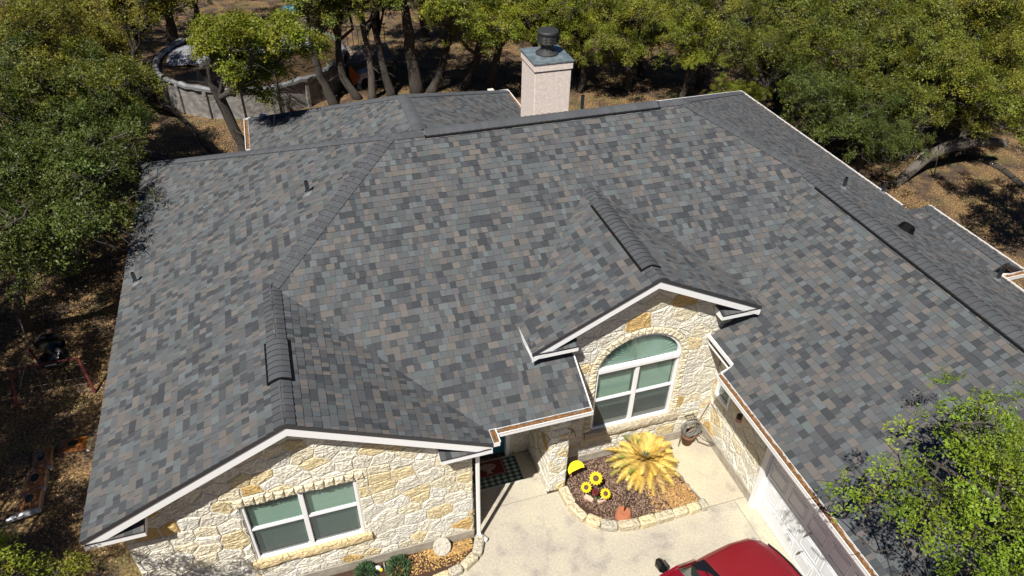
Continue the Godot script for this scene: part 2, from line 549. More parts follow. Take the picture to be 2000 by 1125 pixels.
func build_roof():
	roof = node("roof", house)
	roof.set_meta("kind", "structure")
	var zj := ZR + XP - XL
	var zj2 := ZR + XGR - XQ
	var hr := EAVE + S * XP
	var hw := EAVE + S * XL
	var hg := EAVE + S * (XE - XGR)
	var vx := XGR + zj2
	# main faces
	roof_face([[-0.02, ZB], [-0.02, ZG], [XL, ZG], [XL, zj], [XP, ZR]], S, 0, EAVE)
	roof_face([[XP, ZR], [XQ, ZR], [XGR, zj2], [vx - 9.67, 9.67], [8.434, 9.67], [8.434, ZF + 0.02], [2 * XL - 0.02, ZF + 0.02], [XL, zj]], 0, -S, EAVE + S * ZF,
		[[XM, ZBK + 0.35], [12.05, 9.0], [12.05, 9.9], [8.55, 9.9], [8.55, 9.3], [7.95, 9.0]])
	roof_face([[XL, zj], [XL, ZG], [2 * XL + 0.02, ZG], [2 * XL + 0.02, ZF + 0.02]], -S, 0, EAVE + S * 2 * XL)
	roof_face([[XQ, ZR], [XE + 0.02, ZB], [XE + 0.02, ZGF], [XGR, ZGF], [XGR, zj2]], -S, 0, EAVE + S * XE)
	roof_face([[XGR, zj2], [XGR, ZGF], [XGE, ZGF], [XGE, 10.72], [11.52, 10.64], [11.52, vx - 11.52 - 0.85], [vx - 9.5, 9.5]], S, 0, hg - S * XGR)
	roof_face([[-0.02, ZB], [XP, ZR], [XQ, ZR], [XE, ZB]], 0, S, EAVE - S * ZB)
	# middle gable
	roof_face([[XM, ZBK], [XM, ZM], [7.56, ZM], [7.56, 9.03]], SM, 0, YM - SM * XM)
	roof_face([[XM, ZBK], [12.38, 9.06], [12.38, ZM], [XM, ZM]], -SM, 0, YM + SM * XM)
	# rear wing, hipped
	var rx := 7.09
	var rh := EAVE + S * 4.22
	roof_face([[2.87, -3.55], [rx, 0.67], [rx, 2.91], [2.87, ZB]], S, 0, EAVE - S * 2.87)
	roof_face([[11.31, -3.55], [rx, 0.67], [rx, 2.91], [11.31, ZB]], -S, 0, EAVE + S * 11.31)
	roof_face([[2.87, -3.55], [11.31, -3.55], [rx, 0.67]], 0, S, EAVE + S * 3.55)
	# the bump-out on the east side
	var by := 3.3
	roof_face([[19.35, 7.28], [20.1, 6.54], [20.1, 9.6], [19.35, 9.6]], -0.5, 0, by + 0.5 * 19.35, null, 0.13)
	roof_face([[19.35, 7.28], [19.35, 9.6], [19.0, 9.6], [19.0, 6.95]], 0.5, 0, by - 0.5 * 19.35, null, 0.13)
	roof_face([[19.35, 7.28], [19.0, 6.9], [19.3, 6.54], [20.1, 6.54]], 0, 0.5, by - 0.5 * 7.28, null, 0.13)
	# boxed returns at the feet of the two gables: little roofs of their own
	for r in [[0.02, 0.86, ZG, 10.79, 3.0], [5.56, 6.46, ZG, 10.79, 2.99], [7.6, 8.48, ZM + 0.01, 9.67, 3.9], [11.52, 12.36, ZM + 0.01, 9.67, 3.9]]:
		roof_face([[r[0], r[2]], [r[1], r[2]], [r[1], r[3]], [r[0], r[3]]], 0, -0.42, r[4] + 0.42 * r[2])
	# ridge and hip caps
	var nl := Vector3(-S, 1, 0).normalized()
	var nf := Vector3(0, 1, S).normalized()
	var nr := Vector3(S, 1, 0).normalized()
	var nb := Vector3(0, 1, -S).normalized()
	var ml := Vector3(-SM, 1, 0).normalized()
	var mr := Vector3(SM, 1, 0).normalized()
	var wing := P(XL, hw, zj)
	var peak := P(XP, hr, ZR)
	var q := P(XQ, hr, ZR)
	ridge_caps(P(XL, hw, ZG), P(XL, hw, 10.122), nl, nr)
	ridge_caps(P(XL, hw, 10.1), P(XL, hw, 9.13), nl, nr, 0.022, 0.175)
	ridge_caps(P(XL, hw, 9.112), wing, nl, nr)
	ridge_caps(wing, peak, nl, nf)
	ridge_caps(P(-0.02, EAVE, ZB), peak, nl, nb)
	ridge_caps(peak, P(6.8, hr, ZR), nf, nb)
	ridge_caps(P(12.37, hr, ZR), P(6.82, hr, ZR), nf, nb, 0.022, 0.175)
	ridge_caps(q, P(12.39, hr, ZR), nf, nb)
	ridge_caps(P(XGR, hg, zj2), q, nf, nr)
	ridge_caps(P(XE, EAVE, ZB), q, nb, nr)
	ridge_caps(P(XGR, hg, ZGF), P(XGR, hg, 13.3), nl, nr)
	ridge_caps(P(XGR, hg, 13.26), P(XGR, hg, 7.64), nl, nr, 0.022, 0.175)
	ridge_caps(P(XGR, hg, 7.626), P(XGR, hg, zj2), nl, nr)
	ridge_caps(P(XM, YM, ZM), P(XM, YM, 9.601), ml, mr)
	ridge_caps(P(XM, YM, 9.59), P(XM, YM, 7.22), ml, mr, 0.022, 0.175)
	ridge_caps(P(XM, YM, 7.211), P(XM, YM, ZBK), ml, mr)
	ridge_caps(P(rx, rh, 0.67), P(rx, rh, 2.91), nl, nr)
	ridge_caps(P(2.87, EAVE, -3.55), P(rx, rh, 0.67), nl, nb)
	ridge_caps(P(11.31, EAVE, -3.55), P(rx, rh, 0.67), nr, nb)
	ridge_caps(P(19.35, by, 9.6), P(19.35, by, 7.28), ml, mr, 0.0, 0.12)
	ridge_caps(P(20.1, by - 0.375, 6.54), P(19.35, by, 7.28), mr, nb, 0.0, 0.1)
	ridge_vent(P(XL, hw, 10.12), P(XL, hw, 9.11), nl, nr)
	ridge_vent(P(12.39, hr, ZR), P(6.8, hr, ZR), nf, nb)
	ridge_vent(P(XGR, hg, 13.3), P(XGR, hg, 7.626), nl, nr)
	ridge_vent(P(XM, YM, 9.601), P(XM, YM, 7.211), ml, mr)
	# the pieces that show largest one by one, the others joined
	tabs.sort_custom(func(x, y): return x[0] > y[0])
	var rest := B.new()
	for i in tabs.size():
		if i < 300:
			var b := B.new()
			add_tab(b, tabs[i])
			obj("shingle", b.done(), M.shingle, roof)
		else: add_tab(rest, tabs[i])
	stuff(obj("shingle_courses", rest.done(), M.shingle, roof))
	caps.sort_custom(func(x, y): return x[0] > y[0])
	rest = B.new()
	for i in caps.size():
		if i < 300:
			var b := B.new()
			add_cap(b, caps[i])
			obj("ridge_cap", b.done(), M.shingle, roof)
		else: add_cap(rest, caps[i])
	stuff(obj("ridge_cap_run", rest.done(), M.shingle, roof))
	print("tabs ", tabs.size(), " caps ", caps.size())
	# pipes and the box vent
	for p in [[16.216, 7.264, 0.3], [19.0, 5.9, 0.33], [18.378, 10.19, 0.3], [4.206, 5.185, 0.3], [0.318, 4.711, 0.28], [11.0, 3.6, 0.42]]:
		var y: float
		if p[0] > 15.0: y = EAVE + S * (XE - p[0])
		elif p[0] > 9: y = EAVE + S * (p[1] - ZB)
		else: y = EAVE + S * p[0]
		var pv := node("vent_pipe", house, Vector3(p[0], y, p[1]))
		var b := B.new(true)
		b.tube([Vector3(0, -0.02, 0), Vector3(0, p[2], 0)], [0.042, 0.042], 12)
		b.tube([Vector3(0, p[2], 0), Vector3(0, p[2] - 0.06, 0)], [0.036, 0.036], 12)
		obj("pipe", b.done(), M.pipe, pv)
		b = B.new()
		b.lathe([Vector2(0.11, 0.0), Vector2(0.105, 0.016), Vector2(0.06, 0.04), Vector2(0.05, 0.07), Vector2(0.043, 0.07)], Vector3.ZERO, 14, Color.WHITE, Basis(Vector3.BACK, -atan(S) if p[0] > 15 else (atan(S) if p[0] < 9 else 0.0)))
		obj("boot", b.done(), M.boot, pv)
	var bs := Basis(Vector3.BACK, -atan(S))
	var bv := node("box_vent", house, Vector3(16.62, EAVE + S * (XE - 16.62), 8.94))
	var b2 := B.new()
	b2.lathe([Vector2(0.2, 0.0), Vector2(0.2, 0.02), Vector2(0.17, 0.05), Vector2(0.16, 0.12), Vector2(0.12, 0.16), Vector2(0.0, 0.17)], Vector3.ZERO, 6, Color.WHITE, bs)
	obj("hood", b2.done(), M.plastic, bv)
	trim_work(hr, hw, hg)

func board(b: B, p0: Vector3, p1: Vector3, h: float, t: float, out: Vector3, col := Color.WHITE):     # a board hung below the line p0-p1
	var d := p1 - p0
	var x := d.normalized()
	var z := out.normalized()
	var y := z.cross(x)
	if y.y < 0: y = -y
	b.box((p0 + p1) * 0.5 - y * h * 0.5 + z * t * 0.5, Vector3(d.length(), h, t), col, Basis(x, y, z))

func trim_work(hr: float, hw: float, hg: float):
	var fr := Vector3(0, 0, 1)
	# rake boards with a dark drip edge above: wing, middle gable, garage
	for g in [[XL, hw, S, ZG, XL + 0.0, XL + 0.0, 0.19], [XM, YM, SM, ZM, 2.4, 2.4, 0.17], [XGR, hg, S, ZGF, 3.95, 3.86, 0.19]]:
		for s in [-1, 1]:
			var run: float = g[4] if s < 0 else g[5]
			var a := P(g[0], g[1] - 0.02, g[3] - 0.025)
			var e := P(g[0] + s * run, g[1] - g[2] * run - 0.02, g[3] - 0.025)
			var ff := [P(0, 0, g[3]), Vector3.RIGHT, Vector3.UP, Vector3(0, 0, 1)]
			var hv: float = g[6] * 0.95
			var b := B.new()
			prism(b, pv([[a.x, a.y - 0.05], [e.x, e.y - 0.05], [e.x, e.y - 0.05 - hv], [a.x, a.y - 0.05 - hv]]), ff, -0.025, -0.003, Color.WHITE, true)
			obj("rake_board", b.done(), M.trim, house)
			b = B.new()
			prism(b, pv([[a.x, a.y + 0.022], [e.x, e.y + 0.022], [e.x, e.y - 0.052], [a.x, a.y - 0.052]]), ff, -0.024, 0.012, Color.WHITE, true)
			obj("drip_edge", b.done(), M.drip, house)
			# soffit between the rake and the wall
			b = B.new()
			var d := (e - a).normalized()
			b.box((a + e) * 0.5 + Vector3(0, -0.11, -0.17), Vector3((e - a).length(), 0.02, 0.3), Color.WHITE, Basis(d, fr.cross(d), fr))
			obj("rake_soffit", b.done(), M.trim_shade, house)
	# boxed returns
	for r in [[0.0, 0.86, ZG, 10.79, 2.96], [5.56, 6.46, ZG, 10.79, 2.95], [7.58, 8.48, ZM, 9.67, 3.86], [11.52, 12.38, ZM, 9.67, 3.86]]:
		var b := B.new()
		b.box(P((r[0] + r[1]) * 0.5, r[4] - 0.035, r[2] - 0.02), P(r[1] - r[0], 0.11, 0.022))
		b.box(P((r[0] + r[1]) * 0.5, r[4] - 0.09, (r[2] + r[3]) * 0.5 - 0.012), P(r[1] - r[0] - 0.002, 0.016, r[2] - r[3] - 0.02))
		var inner: float = r[1] - 0.012 if r[0] in [0.0, 7.58] else r[0] + 0.012
		b.box(P(inner, r[4] - 0.02, (r[2] + r[3]) * 0.5 - 0.014), P(0.02, 0.12, r[2] - r[3] - 0.03))
		obj("boxed_return", b.done(), M.trim, house)
		b = B.new()
		b.box(P((r[0] + r[1]) * 0.5, r[4] + 0.027, r[2] - 0.012), P(r[1] - r[0] + 0.01, 0.012, 0.03))
		obj("drip_edge", b.done(), M.drip, house)
	# eave fascias and soffits
	for e in [
		[P(0.0, EAVE, ZB), P(0.0, EAVE, ZG), Vector3.LEFT], [P(2 * XL, EAVE, ZG), P(2 * XL, EAVE, ZF), Vector3.RIGHT], [P(2 * XL, EAVE, ZF), P(8.434, EAVE, ZF), fr],
		[P(XGE, hg - S * (XGR - XGE), 10.72), P(XGE, hg - S * (XGR - XGE), ZGF), Vector3.LEFT], [P(XE, EAVE, ZB), P(XE, EAVE, ZGF), Vector3.RIGHT], [P(0, EAVE, ZB), P(2.87, EAVE, ZB), -fr], [P(11.31, EAVE, ZB), P(XE, EAVE, ZB), -fr],
		[P(2.87, EAVE, -3.55), P(11.31, EAVE, -3.55), -fr], [P(2.87, EAVE, -3.55), P(2.87, EAVE, ZB), Vector3.LEFT], [P(11.31, EAVE, -3.55), P(11.31, EAVE, ZB), Vector3.RIGHT],
		[P(20.1, 2.925, 6.54), P(20.1, 2.925, 9.6), Vector3.RIGHT], [P(19.1, 2.925, 6.54), P(20.1, 2.925, 6.54), -fr],
		[P(7.57, YM - SM * 2.4, 9.03), P(7.57, YM - SM * 2.4, ZM), Vector3.LEFT], [P(12.38, YM - SM * 2.41, 9.06), P(12.38, YM - SM * 2.41, ZM), Vector3.RIGHT]]:
		var b := B.new()
		board(b, e[0] - Vector3(0, 0.03, 0) - e[2] * 0.022, e[1] - Vector3(0, 0.03, 0) - e[2] * 0.022, 0.16, 0.02, e[2])
		obj("fascia", b.done(), M.trim, house)
	for s in [[0.0, 0.4, ZB, ZG - 0.33], [XGE, 12.02, 10.68, ZGF], [11.54, 12.02, 9.68, 10.66], [18.7, XE, ZB, ZGF], [6.16, 8.42, 8.98, ZF]]:
		var b := B.new()
		b.box(P((s[0] + s[1]) * 0.5, 2.9, (s[2] + s[3]) * 0.5), P(s[1] - s[0] - 0.03, 0.02, s[3] - s[2] - 0.03))
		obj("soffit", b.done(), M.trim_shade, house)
	# white drip line up the edge beside the middle gable
	var b: B
	for q in [[P(11.52, 3.2, 9.66), P(11.52, 3.2, 10.64), Vector3.LEFT], [P(11.24, 3.08, 10.69), P(11.52, 3.18, 10.66), Vector3(-0.1, 0, -1)], [P(8.445, 3.12, ZF), P(8.445, 3.66, 9.68), Vector3.RIGHT]]:
		b = B.new()
		board(b, q[0], q[1], 0.1, 0.02, q[2])
		obj("edge_trim", b.done(), M.trim, house)
	# gutters with leaves in them
	gutter(P(2 * XL + 0.13, EAVE - 0.03, ZF + 0.065), P(8.45, EAVE - 0.03, ZF + 0.065), fr, true)
	gutter(P(2 * XL + 0.075, EAVE - 0.03, ZG + 0.0), P(2 * XL + 0.075, EAVE - 0.03, ZF + 0.0), Vector3.RIGHT, true)
	gutter(P(XGE - 0.065, hg - S * (XGR - XGE) - 0.03, 10.7), P(XGE - 0.065, hg - S * (XGR - XGE) - 0.03, ZGF), Vector3.LEFT, true)
	gutter(P(XE + 0.02, EAVE - 0.05, ZB), P(XE + 0.02, EAVE - 0.05, 6.5), Vector3.RIGHT, true)
	gutter(P(XE + 0.02, EAVE - 0.05, 9.75), P(XE + 0.02, EAVE - 0.05, ZGF), Vector3.RIGHT, true)
	gutter(P(20.12, 2.87, 6.5), P(20.12, 2.87, 9.66), Vector3.RIGHT, true)
	gutter(P(19.4, 2.9, 9.66), P(20.17, 2.9, 9.66), fr, true)
	gutter(P(2.8, EAVE - 0.03, -3.55), P(2.8, EAVE - 0.03, ZB - 0.1), Vector3.LEFT, true)
	gutter(P(2.8, EAVE - 0.05, -3.57), P(11.4, EAVE - 0.05, -3.57), -fr, true)
	gutter(P(11.34, EAVE - 0.05, -3.55), P(11.34, EAVE - 0.05, ZB), Vector3.RIGHT, true)
	gutter(P(14.0, EAVE - 0.05, ZB - 0.01), P(XE + 0.08, EAVE - 0.05, ZB - 0.01), -fr, true)
	# downspout at the right corner of the wing
	var ds := node("downspout", house)
	b = B.new()
	b.bbox(P(6.27, 1.55, 10.86), P(0.075, 2.7, 0.06), 0.012)
	obj("pipe", b.done(), M.gutter, ds)
	b = B.new()
	b.tube([P(6.27, 0.24, 10.86), P(6.29, 0.14, 10.89), P(6.40, 0.07, 10.98)], [0.045, 0.045, 0.05], 4)
	obj("elbow", b.done(), M.gutter, ds)
	b = B.new()
	b.tube([P(6.55, 3.0, 10.95), P(6.5, 2.88, 10.92), P(6.32, 2.82, 10.87), P(6.27, 2.7, 10.86)], [0.045, 0.045, 0.045, 0.045], 4)
	obj("elbow", b.done(), M.gutter, ds)

func gutter(a: Vector3, e: Vector3, out: Vector3, leaves: bool):
	var g := node("gutter", house)
	var d := (e - a).normalized()
	var bs := Basis(out, Vector3.UP, out.cross(Vector3.UP))
	var len := (e - a).length()
	var m := (a + e) * 0.5
	var b := B.new()
	b.box(m + out * 0.058, Vector3(0.006, 0.1, len), Color.WHITE, bs)
	b.box(m + out * 0.064 + Vector3(0, 0.045, 0), Vector3(0.016, 0.014, len), Color.WHITE, bs)
	b.box(m - out * 0.055 , Vector3(0.006, 0.1, len), Color.WHITE, bs)
	b.box(m - Vector3(0, 0.053, 0), Vector3(0.118, 0.006, len), Color.WHITE, bs)
	for s in [a, e]: b.box(s, Vector3(0.116, 0.1, 0.006), Color.WHITE, bs)
	obj("trough", b.done(), M.gutter, g)
	if leaves:
		b = B.new()
		var n := int(len / 0.05)
		var p := []
		for i in n + 1:
			var row := []
			for k in 4: row.append(a + d * (len * i / n) + out * (-0.05 + 0.033 * k) + Vector3(0, 0.015 + rng.randf_range(-0.02, 0.035), 0))
			p.append(row)
		for i in n:
			for k in 3: b.quad(p[i][k], p[i + 1][k], p[i + 1][k + 1], p[i][k + 1])
		stuff(obj("leaf_debris", b.done(), M.litter, g))

# ------------------------------------------------------------------ walls of limestone
func pv(a: Array) -> PackedVector2Array:
	var p := PackedVector2Array()
	for q in a: p.append(Vector2(q[0], q[1]))
	return p

func rect(x0: float, y0: float, x1: float, y1: float) -> PackedVector2Array:
	return pv([[x0, y0], [x1, y0], [x1, y1], [x0, y1]])

func stone_color(dull := 0.0) -> Color:
	var k := rng.randf()
	var c: Color
	if k < 0.05: c = Color(0.62, 0.44, 0.19)
	elif k < 0.14: c = Color(0.71, 0.61, 0.39)
	elif k < 0.32: c = Color(0.75, 0.70, 0.55)
	elif k < 0.75: c = Color(0.77, 0.75, 0.67)
	else: c = Color(0.76, 0.755, 0.71)
	return (c * rng.randf_range(0.9, 1.06)).lerp(Color(0.45, 0.40, 0.31), dull)

func stone_piece(poly: PackedVector2Array, f: Array, parent: Node, proud := 0.03, col = null, called := "stone"):
	var c := Vector2.ZERO
	for p in poly: c += p / poly.size()
	var out := []
	for i in poly.size():
		var p := poly[i]
		var q := poly[(i + 1) % poly.size()]
		var d := q - p
		out.append(p)
		if d.length() > 0.12: out.append(p.lerp(q, 0.5) + d.normalized().orthogonal() * rng.randf_range(-0.012, 0.01))
	var n := out.size()
	var rad := sqrt(area_of(poly) / PI)
	var lev := [[0.0, -0.006], [0.004, proud * 0.45], [0.016, proud * 0.8], [rad * 0.45, proud * 1.0]]
	var rings := []
	for k in 4:
		var ring := []
		for i in n:
			var p: Vector2 = out[i]
			var d: Vector2 = c - p
			var h: float = lev[k][1]
			if k == 2: h += rng.randf_range(-0.006, 0.008)
			if k == 3: h += rng.randf_range(-0.010, 0.014)
			ring.append(at(f, p + d * minf(lev[k][0] / maxf(d.length(), 0.01), 0.55), h))
		rings.append(ring)
	var b := B.new()
	if col == null: col = stone_color()
	for k in 3:
		for i in n:
			var j := (i + 1) % n
			b.quad(rings[k][i], rings[k][j], rings[k + 1][j], rings[k + 1][i], col)
	var m := at(f, c, proud * 1.05)
	for i in n: b.tri(m, rings[3][i], rings[3][(i + 1) % n], col)
	obj(called, b.done(), M.stone, parent)

# outer: the faces of the wall; solids: its mortar pieces; holes: where no stone lies
func stone_wall(o: Vector3, u: Vector3, outer: PackedVector2Array, solids: Array, holes: Array, size := 1.0, proud := 0.018, dull := 0.0) -> Node3D:
	var f := frame_of(o, u, Vector3.UP)
	var w := node("wall", house)
	w.set_meta("kind", "structure")
	var b := B.new()
	for s in solids: prism(b, s, f, -0.2, 0.0, Color.WHITE, true)
	obj("mortar", b.done(), M.mortar, w)
	var lo := Vector2(1e9, 1e9)
	var hi := -lo
	for p in outer:
		lo = lo.min(p); hi = hi.max(p)
	var sites := []
	var v := lo.y
	while v < hi.y + 0.2:
		var rh := rng.randf_range(0.15, 0.30) * size
		var x := lo.x - rng.randf() * 0.4
		while x < hi.x + 0.3:
			var ww := rng.randf_range(0.22, 0.56) * size
			sites.append(Vector2(x + ww * 0.5, v + rh * 0.5 + rng.randf_range(-0.07, 0.07) * size))
			x += ww
		v += rh
	for i in sites.size():
		var a: Vector2 = sites[i]
		var cell := rect(a.x - 0.8, a.y - 0.8, a.x + 0.8, a.y + 0.8)
		for j in sites.size():
			if j == i: continue
			var c: Vector2 = sites[j]
			var d := c - a
			if d.length() > 1.3: continue
			d.y *= 1.5                                    # stones lie flatter than they are long
			var mid := (a + c) * 0.5
			var kept := PackedVector2Array()
			for k in cell.size():
				var p := cell[k]
				var q := cell[(k + 1) % cell.size()]
				var sp := (p - mid).dot(d)
				var sq := (q - mid).dot(d)
				if sp <= 0: kept.append(p)
				if (sp < 0 and sq > 0) or (sp > 0 and sq < 0): kept.append(p.lerp(q, sp / (sp - sq)))
			cell = kept
			if cell.size() < 3: break
		if cell.size() < 3: continue
		for piece in Geometry2D.intersect_polygons(cell, outer):
			var left := [piece]
			for h in holes:
				var nxt := []
				for l in left: nxt.append_array(Geometry2D.clip_polygons(l, h))
				left = nxt
			for l in left:
				for s in Geometry2D.offset_polygon(l, -0.008 * size):
					if s.size() >= 3 and area_of(s) > 0.003: stone_piece(s, f, w, proud * rng.randf_range(0.75, 1.25), stone_color(dull))
	return w

func pane_window(win: Node3D, x0: float, x1: float, y0: float, y1: float, z: float, rails: Array, posts: Array, u := Vector3.RIGHT, o := Vector3.ZERO):
	# a framed opening in the wall plane: bars and panes, all set back
	var f := frame_of(o, u, Vector3.UP)
	var bs := Basis(f[1], f[2], f[3])
	var fr := B.new()
	var t := 0.055
	for r in [[x0 + t / 2, (y0 + y1) / 2, t, y1 - y0], [x1 - t / 2, (y0 + y1) / 2, t, y1 - y0], [(x0 + x1) / 2, y0 + t / 2, x1 - x0 - 2 * t - 0.004, t], [(x0 + x1) / 2, y1 - t / 2, x1 - x0 - 2 * t - 0.004, t]]:
		fr.bbox(at(f, Vector2(r[0], r[1]), z), Vector3(r[2], r[3], 0.075), 0.006, Color.WHITE, bs)
	obj("frame", fr.done(), M.trim, win)
	for p in posts:
		var b := B.new()
		b.bbox(at(f, Vector2(p, (y0 + y1) / 2), z + 0.006), Vector3(0.085, y1 - y0 - 2 * t - 0.004, 0.07), 0.006, Color.WHITE, bs)
		obj("mullion", b.done(), M.trim, win)
	var xs := [x0 + t] + posts + [x1 - t]
	for r in rails:
		for k in xs.size() - 1:
			var b := B.new()
			var a: float = xs[k] + (0.046 if k > 0 else 0.003)
			var e: float = xs[k + 1] - (0.046 if k < xs.size() - 2 else 0.003)
			b.bbox(at(f, Vector2((a + e) / 2, r), z - 0.004), Vector3(e - a, 0.05, 0.055), 0.005, Color.WHITE, bs)
			obj("rail", b.done(), M.trim, win)

func slats(win: Node3D, x0: float, x1: float, y0: float, y1: float, z: float, step := 0.043, u := Vector3.RIGHT, o := Vector3.ZERO):
	var f := frame_of(o, u, Vector3.UP)
	var b := B.new()
	var y := y0
	while y < y1:
		var c := Color.WHITE * rng.randf_range(0.92, 1.05)
		b.quad(at(f, Vector2(x0, y), z + 0.012), at(f, Vector2(x1, y), z + 0.012), at(f, Vector2(x1, y + step * 0.84), z - 0.016), at(f, Vector2(x0, y + step * 0.84), z - 0.016), c)
		y += step
	stuff(obj("blind", b.done(), M.blind, win))

func sheet(called: String, x0: float, x1: float, y0: float, y1: float, z: float, m: Material, parent: Node, u := Vector3.RIGHT, o := Vector3.ZERO):
	var f := frame_of(o, u, Vector3.UP)
	var b := B.new()
	b.quad(at(f, Vector2(x0, y0), z), at(f, Vector2(x1, y0), z), at(f, Vector2(x1, y1), z), at(f, Vector2(x0, y1), z))
	return obj(called, b.done(), m, parent)

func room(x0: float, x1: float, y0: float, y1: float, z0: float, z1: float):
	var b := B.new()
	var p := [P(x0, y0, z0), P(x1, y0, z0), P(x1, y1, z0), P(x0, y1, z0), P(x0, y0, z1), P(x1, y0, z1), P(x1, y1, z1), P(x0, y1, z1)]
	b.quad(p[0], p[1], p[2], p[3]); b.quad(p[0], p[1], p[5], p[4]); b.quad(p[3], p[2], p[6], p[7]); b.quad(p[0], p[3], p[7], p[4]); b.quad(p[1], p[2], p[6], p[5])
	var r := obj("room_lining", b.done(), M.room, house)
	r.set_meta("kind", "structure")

func rough_block(called: String, c: Vector3, s: Vector3, col: Color, parent: Node, bs := Basis.IDENTITY, m: Material = null):
	# a dressed stone with a chipped front
	var b := B.new()
	var nx := maxi(2, int(s.x / 0.12))
	var rows := []
	for j in 5:
		var row := []
		var yz: Array = [[-0.5, -0.5], [-0.5, 0.42], [0.0, 0.5], [0.5, 0.4], [0.5, -0.5]][j]
		for i in nx + 1:
			var jit := 0.0 if j in [0, 4] else 0.014
			row.append(c + bs * Vector3((float(i) / nx - 0.5) * s.x, yz[0] * s.y + rng.randf_range(-jit, jit) * 0.7, yz[1] * s.z + rng.randf_range(-jit, jit)))
		rows.append(row)
	for j in 4:
		for i in nx: b.quad(rows[j][i], rows[j][i + 1], rows[j + 1][i + 1], rows[j + 1][i], col)
	for i in [0, nx]:
		for j in range(1, 4): b.tri(rows[0][i], rows[j][i], rows[j + 1][i], col)
	obj(called, b.done(), m if m else M.stone, parent)

